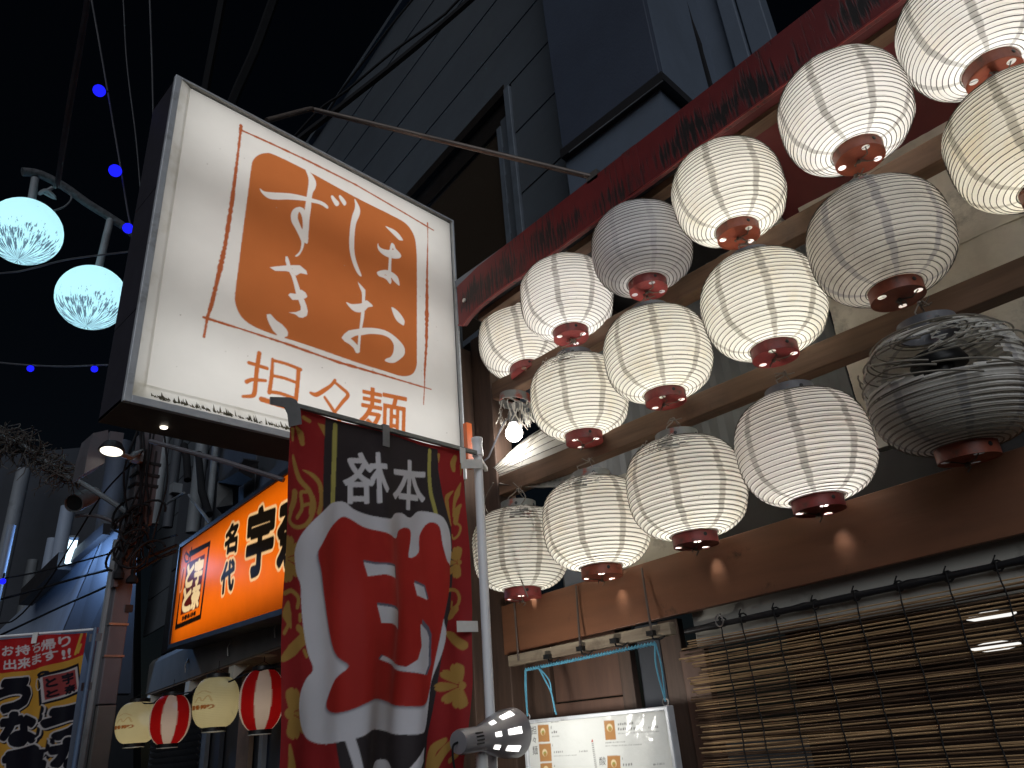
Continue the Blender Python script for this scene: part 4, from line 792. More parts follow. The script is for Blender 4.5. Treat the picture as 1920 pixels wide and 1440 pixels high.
def loop(name, q, w, h, mt, par, up=.012, dy=.006):
    y0_ = NY - .012
    MB().prism([(q[0] - w / 2, y0_ - .009, q[2] - h), (q[0] + w / 2, y0_ - .009, q[2] - h), (q[0] + w / 2, y0_ - .009, q[2] + up), (q[0] - w / 2, y0_ - .009, q[2] + up)], (0, .002, 0)).prism([(q[0] - w / 2, y0_ - .009, q[2] + up + .0005), (q[0] + w / 2, y0_ - .009, q[2] + up + .0005), (q[0] + w / 2, y0_ + .016, q[2] + up + .0005), (q[0] - w / 2, y0_ + .016, q[2] + up + .0005)], (0, 0, .0015)).build(name, M[mt], par)
loop('loop_tape', at(721, 806, 1, NY - .012), .024, .055, 'tape', nbn)
tp = [(508, 745), (560, 748), (585, 800), (590, 880)]
MB().prism([at(x, y, 1, NY - .022) for x, y in ((507, 744), (545, 745), (556, 750), (563, 765), (566, 795), (543, 800), (540, 775), (534, 763), (507, 757))], (0, .004, 0)).build('loop_tape', M['tape'], nbn)
for q_, zz in (((880, 866), 2), ((872, 1170), 0)):
    a_ = at(q_[0] - 15, q_[1], 1, NY - .018); b_ = at(q_[0] + 24, q_[1], 1, NY - .018); h = .022
    MB().prism([(a_[0], a_[1], a_[2] - h), (b_[0], b_[1], b_[2] - h), (b_[0], b_[1], b_[2] + h * .4), (a_[0], a_[1], a_[2] + h * .4)], (0, .002, 0)).build('loop_tape', M['tape_white'], nbn)
a_ = at(868, 850, 1, NY - .0185); MB().prism([(a_[0] - .012, a_[1], a_[2] - .035), (a_[0] + .012, a_[1], a_[2] - .035), (a_[0] + .012, a_[1], a_[2] + .02), (a_[0] - .012, a_[1], a_[2] + .02)], (0, .002, 0)).build('loop_tape', M['tape_white'], nbn)
single('orange_strip', MB().prism([(1.795, 1.93, 2.52), (1.822, 1.93, 2.52), (1.822, 1.93, 2.70), (1.795, 1.93, 2.70)], (0, .02, 0)), M['orange_plastic'], 'short orange strip at the lower right edge of the white signboard', 'strip')
single('orange_slat_board', MB().prism([(1.50, 1.80, 0), (1.575, 1.80, 0), (1.575, 1.80, 1.70), (1.50, 1.80, 1.70)], (0, .01, 0)), M['orange_plastic'], 'orange plastic strip low behind the banner and clip lamp', 'strip')

# ================================================================== white paper lanterns
RW, HP, CR = .171, .278, .064          # radius, paper height, cap radius
NRIB = 30
def prof(t): return CR + (RW - CR) * (1 - abs(t) ** 2.7) ** .52      # t from -1 (bottom) to 1 (top)
_tt = np.sin(np.linspace(-math.pi / 2, math.pi / 2, 801)); _tt = .5 * _tt + .5 * np.linspace(-1, 1, 801)
_rr = np.array([prof(t) for t in _tt]); _al = np.concatenate([[0], np.cumsum(np.hypot(np.diff(_rr), np.diff(_tt) * HP / 2))]); _al /= _al[-1]
def tof(u): return float(np.interp(u, _al, _tt))       # ribs sit at even steps along the curve of the paper
def paper_mesh(name, tear=None, seed=0, ncol=56, sub=3):
    r_ = np.random.default_rng(seed); rows = NRIB * sub + 1; vs = []; fs = []
    wob = r_.random(4) * 6
    for i in range(rows):
        t = tof(i / (rows - 1)); z = t * HP / 2; sag = .0034 * math.sin(math.pi * (i % sub) / sub) if i % sub else 0
        for j in range(ncol):
            w = 2 * math.pi * j / ncol; r = prof(t) - sag + .0016 * math.sin(3 * w + 4 * t + wob[0]) + .001 * math.sin(7 * w - 9 * t + wob[1]); vs.append((r * math.cos(w), r * math.sin(w), z))
    for i in range(rows - 1):
        for j in range(ncol):
            t = tof((i + .5) / (rows - 1)); w = 2 * math.pi * (j + .5) / ncol
            if tear and tear(t, w, r_): continue
            fs.append((i * ncol + j, i * ncol + (j + 1) % ncol, (i + 1) * ncol + (j + 1) % ncol, (i + 1) * ncol + j))
    return MB().add(vs, fs).mesh(name, True)
def rib_mesh(name, loose=0., seed=0, r=.00116):
    r_ = random.Random(seed); n = 44; pts = []; ph = [r_.random() * 6 for _ in range(5)]
    for k in range(NRIB * n + 1):
        u = k / (NRIB * n); t = tof(u); w = 2 * math.pi * k / n
        lo = loose * (math.sin(w * .37 + ph[0]) * .5 + math.sin(w * 1.13 + ph[1]) * .5) * max(0, math.sin((t + .4) * 2.2)) if loose else 0
        pts.append(((prof(t) + .0005 + lo * .5) * math.cos(w), (prof(t) + .0005 + lo * .5) * math.sin(w), t * HP / 2 + lo))
    if not loose: return MB().tube(pts, r, 4).mesh(name, True)
    m = MB(); run = []                      # broken spiral: most turns are gone where the paper is gone
    for k, p in enumerate(pts):
        t = tof(k / (NRIB * n)); w = 2 * math.pi * k / n
        if in_hole(t, w) and (k // n) % 5 not in (1,):
            if len(run) > 3: m.tube(run, r, 4)
            run = []
        else: run.append(p)
    if len(run) > 3: m.tube(run, r, 4)
    return m.mesh(name, True)
def disc_holes(name, R_, holes, z):
    cu = bpy.data.curves.new('disc', 'CURVE'); cu.dimensions = '2D'; cu.fill_mode = 'FRONT'
    for cx, cy_, r in [(0, 0, R_)] + holes:
        sp = cu.splines.new('POLY'); n = 36 if r == R_ else 14; sp.points.add(n - 1); sp.use_cyclic_u = True
        for i in range(n): sp.points[i].co = (cx + r * math.cos(2 * math.pi * i / n), cy_ + r * math.sin(2 * math.pi * i / n), z, 1)
    o = bpy.data.objects.new('disc', cu); COL.objects.link(o); dg = bpy.context.evaluated_depsgraph_get()
    e = o.evaluated_get(dg); me = e.to_mesh(); v = [q.co[:] for q in me.vertices]; f = [tuple(p.vertices) for p in me.polygons]; e.to_mesh_clear()
    bpy.data.objects.remove(o); bpy.data.curves.remove(cu); return MB().add(v, f)
def bottom_cap_mesh():
    z = -HP / 2; m = disc_holes('d', CR - .001, [(.048 * math.cos(a), .048 * math.sin(a), .0105) for a in (.6, 2.7, 4.4)], z - .030)
    m.lathe([(CR - .004, z + .004), (CR, z + .004), (CR, z - .031), (CR - .004, z - .031), (CR - .004, z + .004)], 36)
    return m.mesh('bottom_cap', True)
def lining_mesh():
    z = -HP / 2; return MB().lathe([(CR - .0046, z + .005), (CR - .0046, z - .0285)], 30).mesh('added_lining', True)
def top_cap_mesh():
    z = HP / 2; m = MB().lathe([(CR - .004, z - .004), (CR, z - .004), (CR, z + .030), (CR - .004, z + .030), (CR - .004, z - .004)], 36)
    m.bar((-CR, 0, z + .02), (CR, 0, z + .02), .014, .004); return m.mesh('top_cap', True)
def bolt_mesh():
    return MB().lathe([(.0001, 0), (.0055, 0), (.0055, .0012), (.0001, .002)], 8, (CR, 0, 0), (1, 0, 0)).mesh('bolt', True)
def knot_mesh(seed, up):
    r_ = random.Random(seed); m = MB(); z0 = HP / 2 + .03; top = z0 + up
    for s in (-1, 1):
        m.tube([(s * CR * .9, 0, z0 - .006), (s * CR * (.6 + r_.random() * .3), r_.uniform(-.01, .01), z0 + up * .3), (s * .012, r_.uniform(-.01, .01), z0 + up * .75), (0, 0, top)], .0019, 5)
    for k in range(4):
        a = r_.random() * 6.3; m.tube([(0, 0, top - .004), (math.cos(a) * .010, math.sin(a) * .010, top - .002 + r_.uniform(-.01, .008)), (math.cos(a) * .026, math.sin(a) * .026, top + r_.uniform(-.022, .010))], .0018, 5)
    m.ball((0, 0, top), .006, 8, 6); return m.mesh('tie_wire', True)
def sc_noise(a, b, s): return math.sin(a * 3.1 + s) * math.sin(b * 7.3 + s * 2) + .5 * math.sin(a * 9.7 + b * 5 + s * 3)
def tear_top(cw_, hw, t0, s):
    def f(t, w, r_):
        dw = math.atan2(math.sin(w - cw_), math.cos(w - cw_)); return t > t0 and t < t0 + .30 and abs(dw) < hw * (.7 + .5 * sc_noise(w * 3, t * 9, s)) and r_.random() < .93
    return f
def in_hole(t, w):
    dw = math.atan2(math.sin(w - 3.15), math.cos(w - 3.15))
    return (.0 + .07 * math.sin(3 * w + .6) < t < .70 + .06 * math.sin(5 * w + 1) and abs(dw) < 1.05 + .12 * math.sin(23 * t)) or (t > .84 and abs(dw) < .5 + .3 * math.sin(31 * t))
def tear_big(t, w, r_): return in_hole(t, w)
PM = {'whole0': paper_mesh('shade_paper', None, 1), 'whole1': paper_mesh('shade_paper', None, 2), 'torn0': paper_mesh('shade_paper', tear_top(3.3, .42, .52, .3), 3), 'torn1': paper_mesh('shade_paper', tear_top(3.4, .34, .55, 1.9), 4), 'torn2': paper_mesh('shade_paper', tear_top(4.0, .26, .50, 4.1), 5), 'wreck': paper_mesh('shade_paper', tear_big, 6)}
RIB, RIBL = rib_mesh('rib_spiral'), rib_mesh('rib_spiral', .016, 3, .0021)
BC, TC, KN = bottom_cap_mesh(), top_cap_mesh(), [knot_mesh(k, .050) for k in range(4)]
BOLT = bolt_mesh(); LIN = lining_mesh()
def bottom_tie_mesh():
    z = -HP / 2 - .0315; m = MB(); m.tube([(.048 * math.cos(2.7), .048 * math.sin(2.7), z + .004), (.03 * math.cos(3), .03 * math.sin(3), z - .004), (.0, .008, z - .006), (.03 * math.cos(4.4), .03 * math.sin(4.4), z - .004), (.048 * math.cos(4.4), .048 * math.sin(4.4), z + .004)], .0018, 5)
    m.tube([(0, .008, z - .006), (.010, .014, z - .012), (.004, .02, z - .022)], .0022, 5).tube([(0, .008, z - .006), (-.012, .004, z - .010), (-.016, -.004, z - .018)], .0018, 5).ball((0, .008, z - .007), .006, 8, 6); return m.mesh('bottom_tie', True)
BT = bottom_tie_mesh()
def scraps_mesh(seed, cw_, t0, n=26):
    r_ = random.Random(seed); m = MB()
    for k in range(n):
        t = t0 + r_.uniform(-.06, .36); w = cw_ + r_.uniform(-.55, .55); r = prof(min(.97, t)) + .001; d = np.array([math.cos(w), math.sin(w), 0]); e = np.array([-d[1], d[0], 0]); p = d * r + UP * (t * HP / 2)
        l, h = r_.uniform(.010, .034), r_.uniform(.0015, .0045); c1, c2 = r_.uniform(.0, .010), r_.uniform(-.004, .004)
        q = [p, p + e * l * .35 + d * c1 * .4 + UP * c2, p + e * l * .7 + d * c1 * .9 + UP * c2 * 1.5, p + e * l + d * c1 + UP * c2 * .5]
        m.add(q + [q[3] + UP * h * .3, q[2] + UP * h, q[1] + UP * h * .8, q[0] + UP * h], [(0, 1, 6, 7), (1, 2, 5, 6), (2, 3, 4, 5)])
    return m.mesh('paper_scrap')
SCR = {'torn0': scraps_mesh(1, 3.3, .55), 'torn1': scraps_mesh(2, 3.4, .58), 'torn2': scraps_mesh(3, 4.0, .55), 'wreck': scraps_mesh(4, 3.8, .35, 60)}
def child(name, mesh, mat, par, loc=(0, 0, 0), kind=None):
    o = bpy.data.objects.new(name, mesh); COL.objects.link(o); o.parent = par; o.location = loc
    if not mesh.materials: mesh.materials.append(None)
    o.material_slots[0].link = 'OBJECT'; o.material_slots[0].material = mat
    if kind: o['kind'] = kind
    return o
ORDW = ['first', 'second', 'third', 'fourth', 'fifth', 'sixth']
ROWN = {'a': 'top', 'b': 'middle', 'c': 'bottom'}
WARM, CREAM, COOL, YELW = (1, .965, .93), (1, .97, .885), (1, .985, .99), (1, .94, .82)
#        photo centre  X    variant  paper         light  power tiltx tilty  rot   caps(top,bottom)
LAN = {'1a': (975, 640, 2.02, 'whole0', 'paper', WARM, 1.0, -.16, .05, .3, 'cap_red', 'cap_red'),
       '1c': (976, 1030, 1.92, 'torn2', 'paper_cream', CREAM, .62, .02, .02, .1, 'cap_grey', 'cap_red'),
       '2a': (1062, 560, 1.90, 'whole1', 'paper', COOL, 1.05, 0, 0, .9, 'cap_blue', 'cap_red'),
       '2b': (1086, 745, 1.92, 'torn0', 'paper_cream', CREAM, 1.05, .02, -.02, .0, 'cap_blue', 'cap_red'),
       '2c': (1118, 982, 1.885, 'torn1', 'paper_cream', CREAM, 1.05, .0, .02, .5, 'cap_grey', 'cap_orange'),
       '3a': (1203, 468, 1.90, 'whole0', 'paper_grey', (1, .97, .98), .26, 0, .02, .45, 'cap_red', 'cap_red'),  # unlit lantern; weak bulb added inside to brighten its paper
       '3b': (1233, 665, 1.90, 'whole1', 'paper_cream', CREAM, 1.05, .0, .0, .2, 'cap_blue', 'cap_red'),
       '3c': (1286, 915, 1.88, 'torn0', 'paper_cream', CREAM, .98, .0, .0, -.25, 'cap_grey', 'cap_red'),
       '4a': (1365, 363, 1.88, 'whole0', 'paper', (1, .975, .91), 1.05, .0, .0, .6, 'cap_blue', 'cap_orange'),
       '4b': (1430, 573, 1.87, 'whole1', 'paper_cream', CREAM, 1.05, .0, .0, .15, 'cap_blue', 'cap_red'),
       '4c': (1507, 840, 1.872, 'whole0', 'paper', WARM, .86, .0, .0, .75, 'cap_blue', 'cap_red'),
       '5a': (1582, 212, 1.84, 'whole1', 'paper', COOL, 1.05, .0, .0, .35, 'cap_grey', 'cap_orange'),
       '5b': (1648, 455, 1.84, 'whole0', 'paper_old', (1, .96, .90), .50, .0, .0, .8, 'cap_grey', 'cap_orange'),  # also unlit; added bulb replaces light passing through from its neighbours
       '5c': (1775, 728, 1.83, 'wreck', 'paper_old', None, 0, .04, -.05, 0, 'cap_blue', 'cap_orange'),
       '6a': (1822, 55, 1.86, 'whole0', 'paper', COOL, 1.05, .0, .0, .55, 'cap_grey', 'cap_orange'),
       '6b': (1928, 262, 1.87, 'whole1', 'paper_cream', YELW, .85, .0, .0, .35, 'cap_blue', 'cap_orange')}
STATE = {'1a': 'tilted lit white paper lantern', '1c': 'lit cream paper lantern with frayed top', '3a': 'unlit grey-white paper lantern with added weak bulb', '5b': 'unlit dingy paper lantern with added weak bulb', '5c': 'unlit shredded paper lantern with bare ribs', '6b': 'lit yellowish paper lantern', '2b': 'lit cream paper lantern torn near its top', '2c': 'lit cream paper lantern torn near its top', '3c': 'lit cream paper lantern torn near its top'}
LPOS = {}
for key, (x, y, X, var, pm, lc, pw, tx, ty, rz, ct, cbt) in LAN.items():
    p = at(x, y, 0, X); LPOS[key] = p; c_, r_ = int(key[0]), key[1]
    lab = STATE.get(key, 'lit white paper lantern' if r_ == 'a' else 'lit cream paper lantern') + ', %s row, %s from the signboard' % (ROWN[r_], ORDW[c_ - 1])
    t = thing('paper_lantern', lab, 'lantern', p, 'paper lanterns hung in rows under the red eave'); t.rotation_euler = (tx, ty, 0)
    sp = child('shade_paper', PM[var], M[pm], t); rb = child('rib_spiral', RIBL if var == 'wreck' else RIB, M['rib_pale' if var == 'wreck' else 'rib'], sp)
    sp.rotation_euler = (0, 0, rz if var.startswith('whole') else 0)
    tcap = child('top_cap', TC, M[ct], t);  bcap = child('bottom_cap', BC, M[cbt], t); bcap.rotation_euler = (0, 0, -.62 if r_ == 'c' else rz * 2 + .4)
    child('tie_wire', KN[c_ % 4], M['wire'], t)
    child('bottom_tie', BT, M['wire'], bcap)
    child('added_lining', LIN, M['cab_inside'], bcap)  # white lining added so light in the cap holes looks white, not red
    for a_ in (3.75, 4.9): child('bolt', BOLT, M['cap_black'], tcap, (0, 0, HP / 2 + .013)).rotation_euler = (0, 0, a_ + rz * .4)
    child('bolt', BOLT, M['cap_black'], bcap, (0, 0, -HP / 2 - .013)).rotation_euler = (0, 0, 4.15 - bcap.rotation_euler[2])
    if var in SCR: child('paper_scrap', SCR[var], M['scrap'], sp, kind='stuff')
    if lc: light('bulb', 'POINT', (0, 0, 0), pw * (1.02 if r_ == 'c' else 1.0), lc, None, .013 if r_ == 'c' else .026); b = COL.objects[-1]; b.parent = t; b.location = (0, 0, -.104 if r_ == 'c' else -.05)
# socket and cage seen inside the shredded lantern
w5 = [o for o in COL.objects if o.get('label', '').startswith('unlit shredded')][0]
mb = MB().lathe([(.0001, .09), (.05, .085), (.062, .06), (.06, .052), (.03, .05), (.03, .02), (.0001, .018)], 20)
for k in range(10):
    a = k * .628; mb.tube([(.028 * math.cos(a), .028 * math.sin(a), .03), (.05 * math.cos(a), .05 * math.sin(a), -.03), (.055 * math.cos(a), .055 * math.sin(a), -.07)], .0016, 5)
child('lamp_cage', mb.mesh('lamp_cage', True), M['cap_black'], w5)
mb = MB()
for k in range(9):
    t0 = random.uniform(.05, .75); a0 = 2.2 + random.random() * 1.2; da = random.uniform(.5, 1.3); tilt = random.uniform(-.05, .03)
    mb.tube([((prof(t0) + .006 + .012 * math.sin(3 * s)) * math.cos(a0 + da * s), (prof(t0) + .006 + .012 * math.sin(3 * s)) * math.sin(a0 + da * s), t0 * HP / 2 + tilt * s) for s in np.linspace(0, 1, 9)], .0024, 5)
child('loose_rib', mb.mesh('loose_rib', True), M['rib_pale'], w5, kind='stuff')

# the burst lantern with its bare bulb
bp_ = at(966, 750, 0, 2.0)
bl = thing('burst_lantern', 'burst paper lantern with bare glowing bulb, middle row, first from the signboard', 'lantern', bp_, 'paper lanterns hung in rows under the red eave')
tcm = MB().lathe([(CR - .004, -.016), (CR, -.016), (CR, .016), (CR - .004, .016), (CR - .004, -.016)], 36); tcm.bar((-CR, 0, .0), (CR, 0, .0), .014, .004)
tc_ = child('top_cap', tcm.mesh('top_cap', True), M['cap_grey'], bl); tc_.rotation_euler = (.1, .12, 0)
bpos = at(964, 812, 0, 1.99) - bp_
child('bulb', MB().lathe([(.0001, -.034), (.018, -.030), (.031, -.016), (.034, 0), (.030, .016), (.021, .028), (.016, .04), (.0001, .042)], 20, tuple(bpos)).mesh('bulb', True), M['bulb_hot'], bl)
child('socket', MB().lathe([(.0001, 0), (.017, 0), (.019, .03), (.017, .05), (.0001, .052)], 14, tuple(bpos + V3((0, 0, .042)))).mesh('socket', True), M['grey_panel'], bl)
light('bulb_light', 'POINT', (0, 0, 0), 1.3, (1, .96, .9), None, .036); b = COL.objects[-1]; b.parent = bl; b.location = tuple(bpos + V3((-.02, -.02, -.06)))
mb = MB()
for k in range(9):
    a = k * .7; mb.tube([(.02 * math.cos(a), .02 * math.sin(a), -.03), (bpos[0] + .03 * math.cos(a), bpos[1] + .03 * math.sin(a), bpos[2] + .05), (bpos[0] + .055 * math.cos(a), bpos[1] + .055 * math.sin(a), bpos[2] + .012)], .0014, 5)
child('lamp_cage', mb.mesh('lamp_cage', True), M['wire'], bl)
# collapsed paper: a ribbed flap folded down into a trough, and shreds round the ring
def flap(tip, end, wid0, wid1, nrib, up):
    tip, end = V3(tip), V3(end); ax = end - tip; n = nrib * 2; m = MB(); vs = []; k = 14
    side = np.cross(ax, V3(up)); side /= np.linalg.norm(side); nrm = np.cross(side, ax); nrm /= np.linalg.norm(nrm)
    for i in range(n + 1):
        u = i / n; w = wid0 + (wid1 - wid0) * math.sin(u * 1.5); 
        for j in range(k + 1):
            a = math.pi * (j / k - .5) * 1.15; vs.append(tip + ax * u + side * math.sin(a) * w + nrm * (-math.cos(a) * w * .55 + (.0015 if i % 2 else 0)))
    return vs, n, k
vs, n_, k_ = flap(at(930, 892, 0, 1.965) - bp_, at(1058, 850, 0, 1.97) - bp_, .032, .115, 16, CAM - bp_)
fl_ = child('collapsed_paper', MB().add(vs, [(i * (k_ + 1) + j, i * (k_ + 1) + j + 1, (i + 1) * (k_ + 1) + j + 1, (i + 1) * (k_ + 1) + j) for i in range(n_) for j in range(k_)]).mesh('collapsed_paper', True), M['paper_cream'], bl)
mb = MB()
for i in range(0, k_ + 1): mb.tube([vs[q * (k_ + 1) + i] - np.array([0, 0, .0012]) for q in range(0, n_ + 1, 2)], .0013, 4)
child('rib_spiral', mb.mesh('rib_spiral'), M['rib'], fl_)
mb = MB(); r_ = random.Random(5)
for k in range(70):
    a = r_.uniform(0, 6.3); d = np.array([math.cos(a), math.sin(a), 0]); e = np.array([-d[1], d[0], 0]); p = d * (CR + r_.uniform(-.005, .012)) + UP * (-.02 - r_.random() * .06)
    l, h = r_.uniform(.02, .055), r_.uniform(.003, .008); c1 = r_.uniform(-.012, .018); c2 = r_.uniform(-.5, .5)
    q = [p, p + e * l * .2 * c2 - UP * l * .35 + d * c1 * .4, p + e * l * .6 * c2 - UP * l * .7 + d * c1, p + e * l * c2 - UP * l + d * c1 * .6]
    mb.add(q + [q[3] + e * h * .4, q[2] + e * h, q[1] + e * h * .8, q[0] + e * h], [(0, 1, 6, 7), (1, 2, 5, 6), (2, 3, 4, 5)])
child('paper_scrap', mb.mesh('paper_scrap'), M['scrap'], bl, kind='stuff')
q = at(900, 870, 0, 1.97) - bp_
child('lamp_cord', MB().tube([bpos + V3((0, 0, .09)), bpos + V3((-.01, .05, .05)), q * .5 + bpos * .5 + V3((0, .05, -.02)), q], .004, 6).mesh('lamp_cord', True), M['grey_cable'], bl)
child('tie_wire', MB().tube([(0, 0, .01), (.005, 0, .05), (.0, .01, .10)], .002, 5).mesh('tie_wire'), M['wire'], bl)
# stray cords among the lanterns
for pts, lab in (([(925, 905), (908, 945), (935, 990), (960, 1020), (975, 1080), (990, 1120)], 'thin cord trailing across the frayed lantern by the white pole'), ([(962, 905), (985, 930), (975, 955), (1000, 985), (985, 1050)], 'short loose cord tangled over the frayed lantern cap')):
    single('loose_cord', MB().tube(smooth_loop([at(x, y, 0, 1.84) for x, y in pts], False, 5), .0022, 5), M['wire'], lab, 'cord')

# ================================================================== small lanterns of the neighbour
def small_lantern(pos, kind, lab, grp, diam, high, power):
    t = thing('small_lantern', lab, 'lantern', pos, grp); R_, H_ = diam / 2, high / 2; cr = R_ * .48
    f = lambda s: cr + (R_ - cr) * (1 - abs(s) ** 2.4) ** (.60 if kind == 'cream' else .72) * (1 if kind == 'cream' or s > 0 else 1 - .10 * s * s)
    nx, ny = 120, 90; cv = Canvas((0, 0, 0), (1, 0, 0), (0, 0, 1), 1, 1, nx, ny, (.74, .69, .47) if kind == 'cream' else (.80, .72, .70), ss=2)
    if kind == 'cream':
        brn = (.36, .12, .03)
        for i, ch in enumerate('一番搾り'): cv.glyph(ch, [(.285 + i * .052, .36), (.330 + i * .052, .36), (.330 + i * .052, .44), (.285 + i * .052, .44)], brn, bold=.004)
        cv.stroke([(.33, .50), (.37, .60), (.40, .52), (.44, .62), (.47, .50)], .008, (.55, .36, .16)); cv.stroke([(.34, .66), (.40, .72), (.46, .66)], .007, (.55, .36, .16))
        cv.stroke([(.62, .30), (.66, .22), (.72, .20), (.76, .30)], .004, (.5, .46, .3))
    else:
        for i in range(4): cv.poly([(i * .25 + .045, 0), (i * .25 + .185, 0), (i * .25 + .175, .5), (i * .25 + .185, 1), (i * .25 + .045, 1), (i * .25 + .055, .5)], (.50, .012, .014))
    cols = cv.colours(); vs = []; nrm = 2 * math.pi
    def dfm(P, U_, V_):
        s = V_ * 2 - 1; w = U_ * nrm; r = np.vectorize(f)(s) + .0012 * np.sin(V_ * math.pi * 2 * 30); return np.stack([r * np.cos(w), r * np.sin(w), s * H_], -1) + np.array(pos)
    sh_ = cv.build('shade', M['lantern_print'], t, dfm); sh_.rotation_euler = (0, 0, 1.15 if kind == 'cream' else 4.335)
    for z, n_ in ((H_, 'top_cap'), (-H_ - .022, 'bottom_cap')):
        child(n_, MB().lathe([(cr - .006, z), (cr + .004, z), (cr + .004, z + .022), (cr - .006, z + .022), (cr - .006, z)], 24).mesh(n_, True), M['cap_black'], t)
    child('bottom_ring', MB().lathe([(cr - .008, -H_ - .026), (cr + .006, -H_ - .026), (cr + .004, -H_ - .0225), (cr - .008, -H_ - .0225), (cr - .008, -H_ - .026)], 24).mesh('bottom_ring', True), M['white_trim'], t)
    child('hanger', MB().tube([(-cr, 0, H_ + .02), (0, 0, H_ + .05), (cr, 0, H_ + .02)], .002, 5).tube([(0, 0, H_ + .05), (.0, 0, H_ + .10)], .002, 5).mesh('hanger'), M['black_cable'], t)
    light('bulb', 'POINT', (0, 0, 0), power, (1, .86, .60), None, .03); b = COL.objects[-1]; b.parent = t; b.location = (0, 0, -.04)
GRS = 'small lanterns hung under the grey canopy'
small_lantern(dep(491, 1312, 4.3), 'red', 'red and white striped lantern hung beside the black and red banner', GRS, .252, .315, .16)
small_lantern(dep(405, 1317, 4.5), 'cream', 'cream lantern with brown writing hung between the two striped lanterns', GRS, .265, .275, .20)
small_lantern(dep(319, 1349, 4.85), 'red', 'red and white striped lantern hung between the two cream lanterns', GRS, .250, .285, .16)
small_lantern(dep(257, 1355, 5.0), 'cream', 'cream lantern with brown writing hung nearest the utility pole', GRS, .262, .250, .20)
single('lantern_cord', MB().tube(smooth_loop([dep(x, y, d) for x, y, d in ((262, 1318, 5.0), (290, 1318, 4.95), (330, 1303, 4.85), (362, 1297, 4.7), (395, 1288, 4.5), (425, 1280, 4.5), (470, 1262, 4.35), (520, 1250, 4.2), (545, 1252, 4.1))], False, 5), .005, 6), M['black_cable'], 'dark cord strung between the small lanterns under the canopy', 'cord')

# ================================================================== clip lamp, menu board
cl = thing('clip_lamp', 'silver bell-shaped clip lamp aimed at the menu board beside the white pole', 'lamp', at(905, 1385, 1, 1.62))
ca, cb_ = at(858, 1392, 1, 1.60), at(978, 1372, 1, 1.60); cb_ = cb_ + V3((0, .035, -.0)); ax = cb_ - ca; ln = np.linalg.norm(ax); ax /= ln
sd_ = MB().lathe([(.0001, 0), (.028, .002), (.031, .012), (.031, ln * .36), (.037, ln * .46), (.052, ln * .66), (.062, ln * .84), (.065, ln), (.062, ln), (.059, ln * .84), (.049, ln * .66), (.030, ln * .46), (.0001, ln * .42)], 36, tuple(ca), tuple(ax)).build('shade', M['lamp_grey'], cl, True)
su = np.cross(ax, V3((0, 0, 1))); su /= np.linalg.norm(su); sv = np.cross(su, ax)
def onlamp(u, a, r): return ca + ax * ln * u + (su * math.cos(a) + sv * math.sin(a)) * r
def lamp_r(u): return float(np.interp(u, [.08, .36, .46, .66, .84, 1], [.031, .031, .037, .052, .062, .065])) + .0012
vc = CAM - ca; av = math.atan2(np.dot(vc, sv), np.dot(vc, su))
for u0, u1 in ((.64, .83), (.47, .545)):
    for a in (av - .75, av + .05, av + .9):
        w = .14; q_ = [onlamp(u0, a - w, lamp_r(u0)), onlamp(u1, a - w, lamp_r(u1)), onlamp(u1, a + w, lamp_r(u1)), onlamp(u0, a + w, lamp_r(u0))]
        MB().prism(q_, (su * math.cos(a) + sv * math.sin(a)) * .0008).build('lit_vent', M['vent_lit'], sd_)  # closed glowing plates stand in for bulb light through the vents
for k in range(4):
    a = av - .38 + k * .27; q_ = [onlamp(.17, a - .06, .0320), onlamp(.30, a - .06, .0320), onlamp(.30, a + .06, .0320), onlamp(.17, a + .06, .0320)]
    MB().prism(q_, (su * math.cos(a) + sv * math.sin(a)) * .0006).build('vent_slot', M['cap_black'], sd_)
MB().ball(tuple(ca + ax * ln * .78), .03, 20, 12).build('bulb', M['bulb_hot'], cl, True)
light('bulb_light', 'SPOT', ca + ax * (ln * .97), 3.4, (1, .97, .90), cl, .03, direction=tuple(ax), spot=math.radians(150), blend=.6)
ck = at(903, 1420, 1, 1.64)
nk = MB().lathe([(.016 + .0015 * (i % 2), -.004 * i) for i in range(40)], 14, tuple(ck + UP * .012)).build('neck', M['lamp_white'], cl, True)
MB().tube([ca + ax * ln * .45 - UP * .03, ck + UP * .012], .008, 8).build('swivel', M['lamp_grey'], cl)
MB().tube(smooth_loop([ca, ca - ax * .02 - UP * .01, ca - ax * .015 - UP * .06, ca - UP * .15 + ax * .02, ca - UP * .4], False, 4), .003, 6).build('cord', M['black_cable'], cl)

mb_t = thing('menu_board', 'hanging white menu sheet in thin aluminium frame lit by the clip lamp', 'menu board', at(1120, 1400, 0, 1.94))
MX = 1.935
c0, c1 = at(983, 1352, 0, MX), at(1253, 1322, 0, MX)
mt_z = (c0[2] + c1[2]) / 2; MYL, MYR, MZB = c0[1], c1[1], mt_z - .42
MN = Canvas((MX, MYL - .012, MZB + .012), (0, -1, 0), (0, 0, 1), MYL - MYR - .024, mt_z - MZB - .024, 300, 210, (.72, .73, .70), ss=3)
ZM = (970, 1310, 6.0); PMn = lambda p: MN.px(p, ZM)
INK, BRN = (.05, .045, .045), (.45, .23, .09)
for ch, qd in (('担', [(160, 405), (220, 400), (215, 310), (155, 315)]), ('々', [(175, 505), (215, 500), (210, 430), (172, 435)]), ('麺', [(175, 635), (235, 628), (228, 530), (170, 538)]), ('酸', [(925, 752), (995, 748), (990, 655), (920, 660)])):
    MN.glyph(ch, PMn(qd), INK, bold=.0002)
